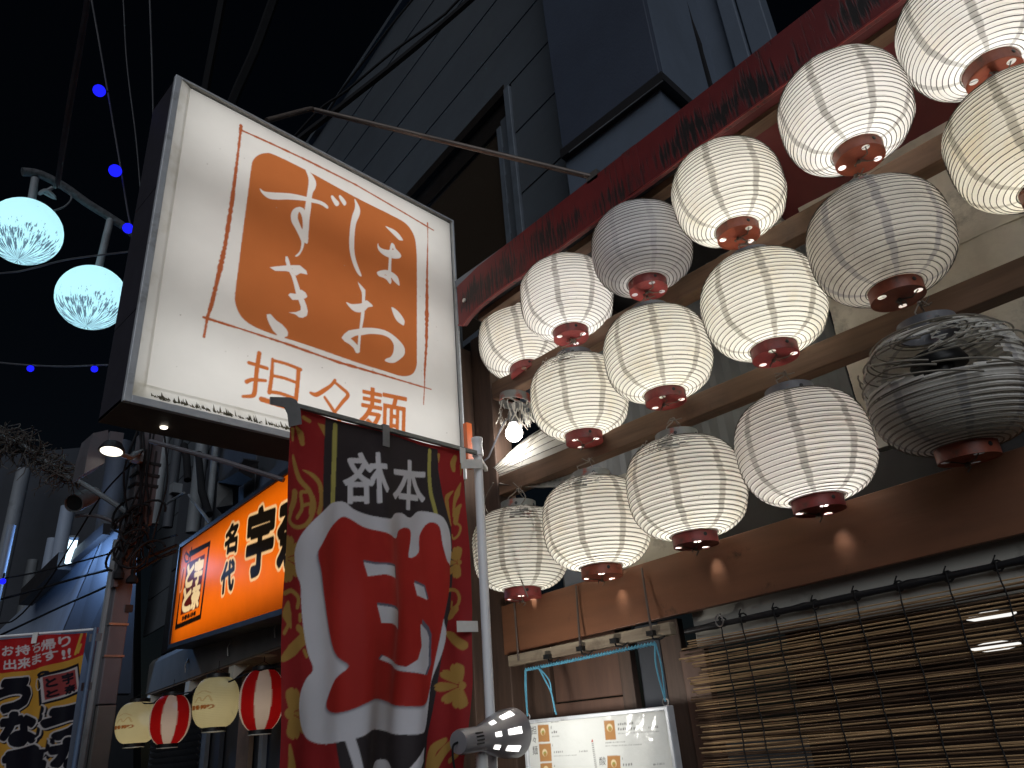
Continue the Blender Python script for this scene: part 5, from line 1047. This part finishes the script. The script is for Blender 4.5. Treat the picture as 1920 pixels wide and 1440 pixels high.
for qd, c_ in (([(240, 492), (368, 485), (355, 295), (228, 300)], (290, 375)), ([(260, 712), (388, 703), (378, 505), (245, 512)], (312, 610)), ([(265, 900), (395, 890), (390, 722), (262, 730)], (325, 800)), ([(990, 470), (1110, 462), (1085, 245), (975, 252)], (1035, 330)), ([(1015, 850), (1165, 845), (1160, 640), (1008, 645)], (1085, 730))):
    MN.poly(PMn(qd), BRN); MN.stroke(PMn([c_, c_]), .021, (.75, .62, .38), smooth=False); MN.stroke(PMn([(c_[0] + 3, c_[1] + 12), (c_[0] + 3, c_[1] + 12)]), .014, (.42, .25, .08), smooth=False); MN.stroke(PMn([(c_[0] - 12, c_[1] + 5), (c_[0] + 10, c_[1] - 6)]), .004, (.30, .33, .10))
def line(x0, y0, x1, y1, h, n, col=INK):
    r_ = random.Random(int(x0 * 7 + y0)); 
    for i in range(n):
        a, b = i / n, (i + r_.uniform(.35, .75)) / n; xa, xb = x0 + (x1 - x0) * a, x0 + (x1 - x0) * b; ya, yb = y0 + (y1 - y0) * a, y0 + (y1 - y0) * b
        MN.poly(PMn([(xa, ya), (xb, yb), (xb, yb - h * r_.uniform(.6, 1)), (xa, ya - h * r_.uniform(.6, 1))]), col, .7)
for a in ((385, 275, 465, 268, 14, 6), (380, 345, 392, 343, 40, 1), (388, 395, 455, 388, 30, 3), (392, 435, 480, 428, 12, 9), (395, 545, 405, 520, 30, 1), (412, 615, 525, 608, 28, 5), (412, 652, 670, 640, 10, 24), (695, 605, 800, 598, 20, 6), (415, 770, 430, 768, 30, 1),
          (1128, 305, 1310, 290, 30, 7), (1130, 360, 1360, 350, 34, 8), (1475, 340, 1590, 332, 28, 6), (1135, 400, 1600, 375, 12, 34), (990, 505, 1220, 492, 14, 14), (990, 540, 1400, 522, 12, 32), (1180, 690, 1200, 688, 34, 1), (1190, 760, 1300, 752, 34, 4), (1530, 752, 1660, 742, 24, 6)): line(*a)
for k in range(14): MN.poly(PMn([(838 + k * 3, 500 + k * 22), (862 + k * 3, 498 + k * 22), (862 + k * 3, 512 + k * 22), (838 + k * 3, 514 + k * 22)]), INK, .6)
MN.poly(PMn([(832, 490), (858, 488), (845, 455)]), (.4, .05, .03))
def wrinkle(P, U_, V_):
    P[..., 0] += .0035 * np.sin(U_ * 60 + 3 * np.sin(V_ * 9)) * np.clip((V_ / V_.max() - .2), 0, 1) * (U_ / U_.max() * .8 + .2); return P
MN.build('menu_sheet', M['menu_print'], mb_t, wrinkle)
MB().box((MX + .012, MYR + .003, MZB + .003), (MX + .02, MYL - .003, mt_z - .003)).build('backing', M['alu'], mb_t)
for lo, hi in (((MX - .008, MYR, mt_z - .012), (MX + .022, MYL, mt_z)), ((MX - .008, MYR, MZB), (MX + .022, MYL, MZB + .012)), ((MX - .009, MYR - .002, MZB - .001), (MX + .023, MYR + .011, mt_z + .001)), ((MX - .009, MYL - .011, MZB - .001), (MX + .023, MYL + .002, mt_z + .001))):
    MB().box(lo, hi).build('frame_bar', M['alu'], mb_t, bevel=.003)
for yy in (MYL - .01, MYR + .012): MB().tube([(MX + .007, yy + .01 * math.cos(a), mt_z + .010 + .01 * math.sin(a)) for a in np.linspace(0, 6.28, 12, endpoint=False)], .0022, 5, closed=True).build('hang_ring', M['steel'], mb_t)
rt = thing('blue_rope', 'blue cord wound on a thin rod holding up the menu board', 'rope', at(1105, 1232, 0, 1.935))
ra, rb_ = at(985, 1256, 0, 1.94), at(1228, 1206, 0, 1.94)
hel = []
for i in range(260):
    u = i / 259; hel.append(ra + (rb_ - ra) * u + V3((math.cos(i * 1.1) * .0042, 0, math.sin(i * 1.1) * .0042)))
MB().tube(hel, .0026, 5).tube([ra, rb_], .003, 6).build('wound_cord', M['rope_blue'], rt, True)
for a, b, s in ((ra, V3((MX + .007, MYL - .01, mt_z + .012)), .004), (rb_, V3((MX + .007, MYR + .012, mt_z + .012)), .010)):
    MB().tube(smooth_loop([a, a * .6 + b * .4 + V3((0, s, 0)), b], False, 5), .003, 6).tube(smooth_loop([a + V3((.003, 0, 0)), a * .5 + b * .5 + V3((-.004, -s, .01)), b], False, 5), .0026, 6).build('cord_drop', M['rope_blue'], rt, True)
MB().tube(smooth_loop([at(x, y, 0, 1.93) for x, y in ((1010, 1252), (1022, 1275), (1034, 1300), (1041, 1335))], False, 4), .003, 6).tube(smooth_loop([at(x, y, 0, 1.932) for x, y in ((1012, 1254), (1030, 1276), (1035, 1305), (1043, 1340))], False, 4), .0026, 6).build('loose_end', M['rope_blue'], rt, True)

# ================================================================== reed blind
bd = thing('reed_blind', 'brown reed blind tied with black string hanging from a dark bamboo rod', 'blind', (2.0, .6, 1.86))
ra, rb_ = at(1296, 1182, 0, 2.0), at(1920, 1050, 0, 2.0); rdir = (rb_ - ra) / (rb_[1] - ra[1])
rod_pts = []; rr_ = []
for i in range(60):
    y = ra[1] + .02 - i * .034; rod_pts.append(ra + rdir * (y - ra[1])); rr_.append(.0085 + (.003 if i % 8 == 3 else 0) + .0008 * math.sin(i))
MB().tube(rod_pts, rr_, 10).build('rod', M['bamboo_black'], bd, True)
def rodz(y): return (ra + rdir * (y - ra[1]))[2]
RV = []
for k in range(10):
    r_ = random.Random(k); r0 = r_.uniform(.0021, .0036); n = 9; ln_ = 1.95
    RV.append(MB().tube([(r_.uniform(-.0012, .0012), -ln_ * i / (n - 1), r_.uniform(-.0016, .0016)) for i in range(n)], [r0 * (1 - .35 * i / n) if k % 2 else r0 * (.65 + .35 * i / n) for i in range(n)], 6).mesh('reed', True))
nre = 138
for i in range(nre):
    z = rodz(1.26) - .028 - i * .0062 + random.uniform(-.0015, .0015); o = bpy.data.objects.new('reed', RV[random.randrange(10)]); COL.objects.link(o); o.parent = bd
    if not o.data.materials: o.data.materials.append(M['reed'])
    yl = 1.262 + random.uniform(-.012, .010) + (.02 if 2 < i < 12 and random.random() < .5 else 0) - (.03 if 9 < i < 16 else 0)
    o.location = (2.0 + random.uniform(-.004, .004) - 2.0, yl - .6, z - 1.86); o.rotation_euler = (math.radians(-1.0) + random.uniform(-.006, .006) - (.004 if i < 8 else 0), 0, random.uniform(-.002, .002))
for k, (x, y) in enumerate(((1352, 1166), (1390, 1158), (1452, 1147), (1525, 1133), (1602, 1116), (1683, 1098), (1775, 1080), (1868, 1060), (1960, 1042))):
    p = at(x, y, 0, 1.992); pts = [p + V3((.0, 0, .012))]
    for i in range(60): pts.append(p + V3((-.0035 + .003 * (i % 2), .0015 * math.sin(i * .9 + k) + .0004 * i * 0, -.008 - i * .0145)))
    MB().tube(pts, .0019, 5).tube([p + V3((.01, .012 * math.cos(a), .0 + .012 * math.sin(a))) for a in np.linspace(0, 6.28, 10, endpoint=False)], .0025, 5, closed=True).tube([p + V3((-.004, .004, .008)), p + V3((-.006, -.006, .022))], .0018, 5).build('string', M['string'], bd)
p = at(1350, 1172, 0, 1.986); MB().tube([p + V3((0, .012 * math.cos(a), .012 + .016 * math.sin(a))) for a in np.linspace(0, 6.28, 14, endpoint=False)], .0022, 5, closed=True).build('hang_ring', M['steel'], bd)
for (x, y), lab in (((1858, 1155), 'glowing ceiling lamp seen through the reed blind, upper one'), ((1866, 1212), 'glowing ceiling lamp seen through the reed blind, lower one')):
    p = at(x, y, 0, 2.35); t = thing('indoor_lamp', lab, 'lamp', p, 'lamps behind the reed blind')
    child('tube', MB().tube([(0, -.06, 0), (0, -.045, 0), (0, -.02, .0), (0, .02, .0), (0, .045, 0), (0, .06, 0)], [.002, .007, .012, .012, .007, .002], 14).mesh('tube', True), M['bulb_soft'], t); child('holder', MB().box((.004, -.06, .012), (.03, .06, .02)).tube([(.01, 0, .02), (.1, 0, .06)], .004, 6).mesh('holder'), M['cap_black'], t)

# ================================================================== street lamp with two globes
GY = 4.75
sp_ = thing('globe_street_lamp', 'street lamp arm carrying two pale cyan glowing globes beside the signboard', 'street lamp', (1.66, 4.9, 3.5))
A0, A1 = at(42, 322, 1, GY), at(246, 436, 1, GY)
arm = [A0, at(75, 327, 1, GY), at(120, 350, 1, GY), at(165, 382, 1, GY), at(205, 407, 1, GY), A1, at(285, 480, 1, GY), at(330, 560, 1, GY), at(345, 640, 1, GY), V3((1.66, 4.94, 3.58))]
MB().tube(smooth_loop(arm, False, 4), .028, 12).build('arm', M['arm_metal'], sp_, True)
for (gx, gy), (sx, sy) in (((47, 434), (66, 335)), ((172, 558), (208, 408))):
    c = at(gx, gy, 1, GY); rad = 0.212; top = at(sx, sy, 1, GY); foot = c + UP * rad * .97 + V3(((top[0] - c[0]) * .25, 0, 0))
    gl = MB().ball((0, 0, 0), rad, 40, 28).mesh('globe', True); o = child('globe', gl, M['globe'], sp_); o.location = tuple(c - V3(ORG[sp_.name]))
    MB().tube([top, foot], .024, 12).build('stem', M['pole_grey'], sp_, True)
    light('globe_light', 'POINT', c - UP * .02, 1.6, (.66, .93, 1.0), sp_, .05)
q = at(98, 352, 1, GY - .05); MB().tube(smooth_loop([q, q + V3((-.02, 0, -.03)), q + V3((-.06, 0, -.08)), q + V3((-.03, -.02, -.05)), q + V3((.03, 0, -.07)), q + V3((-.04, .0, -.06))], False, 4), .012, 6).build('cable_knot', M['pole_grey'], sp_)
MB().tube(smooth_loop([at(x, y, 1, GY - .04) for x, y in ((100, 345), (125, 358), (134, 372), (120, 388), (90, 398))], False, 4), .006, 6).build('lead', M['grey_cable'], sp_)

def run_on(P, first):
    """a line that leaves the picture carries on for some metres"""
    if first[0] < 0 or first[1] < 0:
        t = P[0] - P[1]; t = t / np.linalg.norm(t); P = [P[0] + t * 4, P[0] + t * 1.5] + list(P)
    return P
# LED strings
l1 = thing('led_string', 'thin dark wire with three round blue LED bulbs above the globe lamp', 'string lights', dep(215, 320, 3.2))
MB().tube(smooth_loop(run_on([dep(x, y, 3.25) for x, y in ((165, -60), (172, 0), (186, 80), (205, 190), (222, 290), (240, 400), (246, 425))], (165, -60)), False, 5), .004, 5).build('wire', M['grey_cable'], l1)
for x, y, r in ((186, 170, .025), (216, 320, .026), (240, 428, .022)):
    c = dep(x, y, 3.2); MB().ball(tuple(c), r, 18, 12).build('bulb', M['led_blue'], l1, True); MB().tube([c + V3((.0, .01, r * .8)), dep(x + 16, y + 2, 3.25)], .005, 6).build('socket', M['black_cable'], l1)
l2 = thing('led_string', 'slack grey wire with two small blue LED bulbs below the lower globe', 'string lights', dep(120, 685, 4.6))
MB().tube(smooth_loop(run_on([dep(x, y, 4.6) for x, y in ((-60, 672), (0, 680), (60, 685), (120, 687), (180, 685), (260, 682))], (-60, 672)), False, 5), .005, 5).build('wire', M['grey_cable'], l2)
for x, y in ((57, 691), (177, 692)):
    c = dep(x, y, 4.59); MB().ball(tuple(c), .02, 14, 10).build('bulb', M['led_blue'], l2, True); MB().tube([c + UP * .015, c + UP * .03], .009, 8).build('socket', M['black_cable'], l2)

# ================================================================== utility pole and its gear
UY = 4.9
up_ = thing('utility_pole', 'slim square utility pole with dull pink paint and steel bands', 'pole', (1.65, UY, 0))
MB().box((1.600, UY, 1.95), (1.700, UY + .10, 3.0)).build('shaft', M['pole_pink'], up_, bevel=.006)
MB().box((1.605, UY + .004, 0), (1.705, UY + .096, 1.945)).build('shaft', M['awning'], up_, bevel=.006)
MB().box((1.625, UY - .01, 3.005), (1.76, UY + .10, 3.62)).build('channel_head', M['pole_pink'], up_, bevel=.004)
for x0 in (1.655, 1.72): MB().box((x0, UY - .0135, 3.05), (x0 + .012, UY - .0105, 3.5)).build('slot', M['black_trim'], up_)
for z in (2.205, 2.385): MB().box((1.594, UY - .006, z), (1.706, UY + .106, z + .012)).build('band', M['steel'], up_)
for z in (3.40, 3.32, 3.25): MB().box((1.618, UY - .016, z), (1.767, UY + .106, z + .02)).build('band', M['black_trim'], up_)
c = at(242, 1141, 1, UY - .004); MB().box((c[0] - .022, UY - .006, c[2] - .022), (c[0] + .022, UY - .001, c[2] + .022)).build('plate', M['black_trim'], up_)
MB().tube([(1.58, UY + .05, 0), (1.585, UY + .05, 2.9)], .022, 8).build('conduit', M['pole_grey'], up_, True)
MB().box((1.578, UY - .035, 2.60), (1.60, UY + .02, 2.70)).build('orange_tag', M['pole_pink'], up_)
# tangle of cables on the pole
tg = thing('cable_tangle', 'bundle of black cables looped round the utility pole', 'cables', (1.65, UY - .06, 2.95))
r_ = random.Random(11); mb = MB()
for k in range(13):
    c = V3((1.66 + r_.uniform(-.10, .10), UY - .06 + r_.uniform(-.03, .03), 2.90 + r_.uniform(-.16, .14))); R1, R2 = r_.uniform(.04, .10), r_.uniform(.05, .14); ph = r_.random() * 6
    mb.tube([c + V3((R1 * math.cos(a), .03 * math.sin(a * 2 + ph), R2 * math.sin(a + ph * .1))) for a in np.linspace(0, r_.uniform(3, 6.2), 14)], .008, 5)
for k in range(7):
    x = 1.56 + r_.random() * .2; mb.tube(smooth_loop([(x, UY - .05, 3.6), (x + r_.uniform(-.06, .06), UY - .07, 3.3), (x + r_.uniform(-.08, .08), UY - .06, 3.0), (x + r_.uniform(-.05, .05), UY - .05, 2.75)], False, 4), .007, 5)
mb.build('looped_cable', M['black_cable'], tg)['kind'] = 'stuff'
MB().lathe([(.0001, .12), (.012, .12), (.014, .05), (.035, .02), (.035, 0), (.0001, -.005)], 12, tuple(at(247, 1093, 1, UY - .06))).tube([at(247, 1075, 1, UY - .06), at(262, 1000, 1, UY - .06)], .008, 6).build('bell_end', M['black_cable'], tg)
MB().lathe([(.0001, .16), (.012, .16), (.016, .06), (.03, .03), (.03, 0), (.0001, -.005)], 12, tuple(at(222, 1085, 1, UY - .06))).tube([at(224, 1060, 1, UY - .06), at(252, 1000, 1, UY - .06)], .009, 6).build('bell_end', M['black_cable'], tg)
# pink box and flood lamp by the sign corner
single('pole_box', MB().prism([at(x, y, 1, 4.6) for x, y in ((175, 812), (203, 806), (196, 868), (158, 888), (164, 850))], (0, .2, 0)), M['pole_pink'], 'pinkish metal box with bolts just below the signboard corner', 'box')
single('pole_box', MB().prism([at(x, y, 1, 4.75) for x, y in ((207, 808), (233, 812), (228, 838), (203, 832))], (0, .1, 0)), M['pole_pink'], 'small pinkish metal box above the round flood lamp', 'box')
fl = thing('flood_lamp', 'round flood lamp with glowing face below the signboard corner', 'lamp', at(210, 845, 1, 4.5))
fc = at(209, 846, 1, 4.5); fax = V3((-.10, -.10, -.98)); fax /= np.linalg.norm(fax)
MB().lathe([(.0001, -.05), (.05, -.048), (.066, -.02), (.072, 0), (.066, .004), (.062, -.004), (.0001, -.004)], 28, tuple(fc), tuple(fax)).build('housing', M['black_trim'], fl, True)
MB().lathe([(.0001, .0), (.060, .0), (.060, .003), (.0001, .005)], 28, tuple(fc), tuple(fax)).build('lens', M['lamp_disc'], fl, True)
MB().tube([at(222, 850, 1, 4.55), at(245, 858, 1, 4.6), at(258, 850, 1, 4.75), at(268, 846, 1, 4.88)], .016, 8).build('arm', M['pole_grey'], fl, True)
MB().box(tuple(at(256, 858, 1, 4.8) - .03), tuple(at(256, 858, 1, 4.8) + .03)).build('knuckle', M['pole_grey'], fl)
light('lens_light', 'SPOT', fc + fax * .03, .25, (1, .9, .75), fl, .05, direction=tuple(fax), spot=math.radians(120))
# pink stay pipe below the sign
single('stay_pipe', MB().tube([at(282, 827, 1, 4.4), at(420, 865, 1, 3.9), at(532, 900, 1, 3.6)], .014, 8), M['pole_pink'], 'thin pinkish stay pipe slanting below the signboard', 'pipe', smooth=True)

# ------------------------------------------------------------------ overhead cables
def cable(pts, d, r, mt, lab, n=5):
    dd = d if isinstance(d, (list, tuple)) else [d] * len(pts); P = [dep(x, y, q) for (x, y), q in zip(pts, dd)]
    return single('overhead_cable', MB().tube(smooth_loop(run_on(P, pts[0]), False, n), r, 5), M[mt], lab, 'cable')
cable([(-40, 1092), (60, 1075), (180, 1045), (300, 1012), (332, 1003)], [6, 5.8, 5.6, 5.4, 5.2], .007, 'black_cable', 'topmost thin black cable crossing the utility pole towards the orange sign')
cable([(-40, 1135), (60, 1108), (150, 1082), (240, 1058), (331, 1022)], [6, 5.8, 5.6, 4.7, 5.2], .010, 'black_cable', 'thicker black cable crossing the utility pole towards the orange sign')
cable([(-40, 1210), (20, 1182), (120, 1135), (220, 1090), (300, 1045), (330, 1032)], [6, 5.8, 5.6, 4.75, 4.9, 5.2], .009, 'black_cable', 'lowest black cable sagging from the blue panel to the orange sign')
cable([(262, 1010), (280, 1030), (300, 1045), (330, 1035)], 4.75, .006, 'black_cable', 'short drooping black cable between pole and orange sign')
cable([(-30, 1175), (30, 1160), (90, 1090), (140, 1010), (190, 930), (245, 870), (268, 845)], [5.5, 5.4, 5.3, 5.2, 5, 4.8, 4.75], .006, 'black_cable', 'thin black cable slanting up past the blue panel to the pole')
cable([(168, -40), (160, 20), (140, 130), (122, 240), (108, 335), (104, 350)], [3.4, 3.5, 3.7, 3.9, 4.15, 4.25], .013, 'grey_cable', 'twisted grey cable dropping from above to the globe lamp arm')
cable([(172, -40), (163, 20), (145, 130), (126, 240), (111, 335), (106, 350)], [3.4, 3.5, 3.7, 3.9, 4.15, 4.25], .010, 'grey_cable', 'second strand twisted beside the cable above the globe lamp arm')
cable([(-30, 516), (40, 508), (120, 488), (190, 478), (260, 470)], 4.1, .005, 'grey_cable', 'thin slack wire passing between the two globes')
cable([(280, -20), (285, 120), (288, 250), (290, 330)], 5, .006, 'grey_cable', 'faint upright wire beside the signboard top')
cable([(230, -20), (238, 120), (255, 260), (265, 380)], 5.4, .005, 'grey_cable', 'faint wire slanting behind the signboard edge')
cable([(420, -20), (405, 60), (385, 165), (370, 260)], 6, .035, 'black_cable', 'dark cable bundle rising above the signboard top')
cable([(520, -20), (480, 90), (440, 180), (420, 240)], 6, .040, 'black_cable', 'thick dark cable bundle rising over the signboard beside the stay rod')
cable([(905, -20), (860, 20), (760, 105), (640, 200), (560, 262), (520, 300)], 3.6, .017, 'black_cable', 'thick black overhead cable slanting across the siding wall')
cable([(880, -20), (830, 30), (740, 95), (650, 170), (600, 205), (540, 270)], 3.65, .007, 'black_cable', 'thin black cable running beside the thick one on the siding wall')
cable([(790, -20), (740, 40), (690, 105), (640, 170), (600, 235)], 3.8, .006, 'black_cable', 'thin black cable along the siding wall roof edge')

# ================================================================== far left: pale panel, pipes, vine, drum
fp = thing('far_shop', 'far shop front with slanting pale panel lit blue above the yellow banner', 'building', dep(110, 1150, 7.6))
P7_ = lambda x, y, d=7.6: dep(x, y, d)
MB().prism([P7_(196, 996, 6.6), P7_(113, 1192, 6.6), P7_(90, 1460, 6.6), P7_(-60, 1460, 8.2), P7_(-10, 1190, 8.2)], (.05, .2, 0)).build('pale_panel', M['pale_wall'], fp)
MB().prism([P7_(198, 996, 6.58), P7_(260, 985, 6.2), P7_(245, 1300, 6.2), P7_(112, 1300, 6.58), P7_(115, 1192, 6.58)], (.05, .2, 0)).build('grey_panel', M['dark_wall'], fp)
MB().bar(P7_(200, 992, 6.4), P7_(120, 1062, 6.9), .06, .10).build('beam', M['black_trim'], fp); MB().bar(P7_(122, 1052, 6.8), P7_(50, 1120, 7.4), .12, .16).build('beam', M['black_trim'], fp)
tub = thing('light_tube', 'cold white upright light tube above the pale blue panel', 'lamp', dep(133, 1040, 6.9))
MB().tube([dep(138, 1012, 6.75), dep(129, 1056, 6.75)], .034, 10).build('tube', M['tube_cold'], tub, True)
MB().tube([dep(139, 1006, 6.75), dep(138, 1011, 6.75)], .04, 10).build('tube_cap', M['pole_grey'], tub, True)
light('tube_light', 'POINT', dep(145, 1050, 6.25), 20, (.28, .52, 1.0), tub, .08)
bh = thing('far_house', 'dark far house behind the vine and upright pipes', 'building', dep(80, 950, 9.5))
MB().prism([dep(-500, 900, 9.5), dep(250, 830, 9.5), dep(250, 1700, 9.5), dep(-500, 1700, 9.5)], (.4, .8, 0)).build('wall', M['dark_wall'], bh)
for x0, y0, x1, y1, d, r, mt, lab in ((22, 985, 10, 1120, 6.0, .03, 'pale_wall', 'thin pale drain pipe beside the lone blue LED bulb'), (45, 880, 8, 1010, 9.1, .08, 'pole_grey', 'broad grey upright pipe behind the dead vine'), (100, 1010, 78, 1090, 8.9, .065, 'pale_wall', 'pale blue upright pipe beside the cold light tube'), (62, 1050, 35, 1160, 9.0, .06, 'pole_grey', 'slim grey upright pipe beside the pale blue pipe'), (128, 950, 110, 1030, 8.8, .08, 'pale_wall', 'pale upright pipe below the drum lamp'), (228, 830, 175, 1000, 7.4, .11, 'dark_wall', 'dark round concrete pole behind the utility pole')):
    p = dep(x0, y0, d); q = V3((p[0], p[1], 0)); single('upright_pipe', MB().tube([p, q * .5 + p * .5, q], r, 12), M[mt], lab, 'pipe', smooth=True)
c = dep(5, 1090, 5.6); t = thing('led_bulb', 'lone small blue LED bulb beside the thin pale drain pipe', 'bulb', c); child('globe', MB().ball((0, 0, 0), .022, 14, 10).mesh('globe', True), M['led_blue'], t); child('socket', MB().tube([(0, 0, .015), (0, 0, .06)], .008, 6).mesh('socket'), M['black_cable'], t)
# drum-shaped lamp on a bracket
dr = thing('drum_lamp', 'dark drum-shaped lamp housing on a curved bracket below the vine', 'lamp', dep(145, 940, 5.2))
da, db = dep(138, 944, 5.05), dep(176, 927, 5.35)
dax = (db - da); dl = np.linalg.norm(dax); dax /= dl
MB().lathe([(.0001, .03), (.05, .03), (.056, 0), (.062, 0), (.062, dl * .5), (.055, dl), (.0001, dl + .01)], 24, tuple(da), tuple(dax)).build('housing', M['pole_grey'], dr, True)
MB().lathe([(.0001, .0), (.05, .0), (.05, .004), (.0001, .004)], 20, tuple(da + dax * .012), tuple(dax)).build('front', M['black_trim'], dr)
MB().tube(smooth_loop([dep(x, y, 5.1) for x, y in ((142, 968), (160, 966), (185, 968), (212, 978), (225, 985))], False, 4), .012, 8).build('bracket', M['pole_pink'], dr, True)
# dead vine on a slanting pipe
vn = thing('dead_vine', 'dead leafless vine tangled along a slanting pipe towards the utility pole', 'vine', dep(110, 880, 4.9))
vp = [(-40, 800), (0, 818), (40, 835), (80, 860), (120, 888), (160, 910), (200, 935), (240, 962)]
V_ = smooth_loop([dep(x, y, 4.9 - .0 * x) for x, y in vp], False, 6); MB().tube(list(run_on(list(V_), (-40, 800))), .017, 8).build('pipe', M['pole_grey'], vn, True)
r_ = random.Random(4); mb = MB()
for k in range(330):
    u = r_.random() ** 1.15 * .62; b = V_[int(u * (len(V_) - 1))]; p = b + V3((r_.gauss(0, .03), r_.gauss(0, .05), r_.gauss(.0, .03))); pts = [p]; d = V3((r_.gauss(0, 1), r_.gauss(0, 1), r_.gauss(-.35, .8))); d /= np.linalg.norm(d)
    for s in range(5):
        d = d + V3((r_.gauss(0, .5), r_.gauss(0, .5), r_.gauss(-.08, .5))); d /= np.linalg.norm(d); pts.append(pts[-1] + d * r_.uniform(.015, .05))
    mb.tube(pts, [.005, .0045, .004, .0035, .003, .002], 4)
mb.build('twig', M['bark'], vn)['kind'] = 'stuff'

# ================================================================== yellow banner, bottom left
yb = thing('yellow_banner', 'yellow and red banner with black characters on blue pole beside the utility pole', 'banner', dep(170, 1400, 3.6))
rgt = RM[:, 0].copy(); rgt[2] = 0; rgt /= np.linalg.norm(rgt); nv = np.array([rgt[1], -rgt[0], 0])
O_ = dep(161, 1186, 3.6); YW = .60
yc = Canvas(V3((O_[0], O_[1], 0)) - rgt * YW + UP * 1.15, rgt, UP, YW, O_[2] - 1.15, 240, 420, (.56, .30, .045), ss=2)
ZY = (0, 1180, 5.5375); PY = lambda p: yc.px(p, ZY)
YR, YWH, YBK, YOUT = (.42, .018, .02), (.62, .58, .58), (.010, .010, .016), (.50, .47, .46)
yc.poly(PY([(-1600, -60), (870, -60), (895, 250), (700, 320), (400, 420), (0, 455), (-1600, 500)]), YR)
for k, qd in enumerate(([(0, 275), (125, 265), (125, 165), (0, 180)], [(150, 275), (300, 255), (290, 155), (150, 175)], [(330, 250), (455, 235), (445, 135), (330, 155)], [(465, 235), (590, 205), (585, 100), (460, 130)], [(620, 190), (715, 160), (715, 60), (610, 90)])): yc.glyph('お持ち帰り'[k], PY(qd), YWH, bold=.002)
for k, qd in enumerate(([(15, 420), (155, 410), (150, 310), (15, 320)], [(175, 415), (310, 390), (305, 285), (170, 305)], [(335, 375), (465, 350), (455, 255), (335, 275)], [(480, 345), (615, 305), (600, 215), (475, 250)], [(640, 310), (665, 305), (660, 215), (635, 222)], [(690, 295), (715, 285), (712, 195), (688, 203)])): yc.glyph('出来ます!!'[k], PY(qd), YWH, bold=.002)
yc.stroke(PY([(835, 50), (765, 255)]), .012, (.55, .35, .06)); yc.stroke(PY([(825, 160), (795, 240)]), .011, (.55, .35, .06))
yc.poly(PY([(440, 800), (835, 655), (800, 350), (425, 490)]), YBK); yc.poly(PY([(465, 770), (810, 635), (785, 385), (450, 510)]), YOUT); yc.poly(PY([(490, 740), (785, 620), (760, 415), (475, 505)]), (.28, .05, .05))
for ch, qd in (('と', [(505, 610), (590, 580), (580, 500), (500, 525)]), ('と', [(505, 715), (600, 680), (590, 620), (505, 645)]), ('宇', [(640, 575), (740, 545), (735, 440), (630, 475)]), ('奈', [(650, 680), (765, 640), (755, 565), (650, 595)])): yc.glyph(ch, PY(qd), YBK, bold=.003)
yc.stroke(PY([(430, 480), (470, 455), (520, 450)]), .012, YBK); yc.stroke(PY([(405, 600), (415, 530), (445, 530), (460, 600), (430, 640), (408, 605)]), .004, YOUT)
for ch, qd in (('う', [(-80, 850), (300, 830), (320, 500), (-60, 560)]), ('な', [(10, 1200), (400, 1180), (370, 860), (0, 900)]), ('重', [(50, 1560), (520, 1520), (440, 1220), (50, 1290)]), ('う', [(470, 1150), (850, 1060), (830, 770), (480, 870)]), ('な', [(540, 1480), (960, 1400), (920, 1090), (520, 1190)])):
    yc.glyph(ch, PY(qd), YBK, bold=.020, shift=(.008, -.006)); yc.glyph(ch, PY(qd), YBK, bold=.014, edge=YOUT, edge_w=.007)
def ycloth(P, U_, V_):
    w = U_ / U_.max(); P += (nv * 1)[None, None, :] * (.02 * np.sin(w * 11) + .01 * np.sin(w * 23 + V_ * 4))[..., None]; return P
yc.build('cloth', M['banner_cloth'], yb, ycloth)
pp_ = O_ + rgt * .045; MB().tube([(pp_[0], pp_[1], 0), (pp_[0], pp_[1], O_[2] + .02)], .011, 10).build('pole', surf('blue_pole', (.10, .16, .26), (.08, .12, .2), .4), yb, True)
MB().tube([O_ - rgt * YW + UP * .012, pp_ + UP * .012], .006, 8).build('cross_bar', M['pvc'], yb)
for x, y, w in ((182, 1195, .035), (165, 1287, .03)):
    c = dep(x, y, 3.59); MB().prism([c - rgt * w - UP * .018, c + rgt * w * .6 - UP * .018, c + rgt * w * .6 + UP * .018, c - rgt * w + UP * .018], nv * .004).build('loop_tape', M['pole_pink'], yb)
c = dep(66, 1194, 3.58); MB().prism([c - rgt * .012 - UP * .03, c + rgt * .012 - UP * .03, c + rgt * .012 + UP * .02, c - rgt * .012 + UP * .02], nv * .004).build('loop_tape', M['tape_white'], yb)
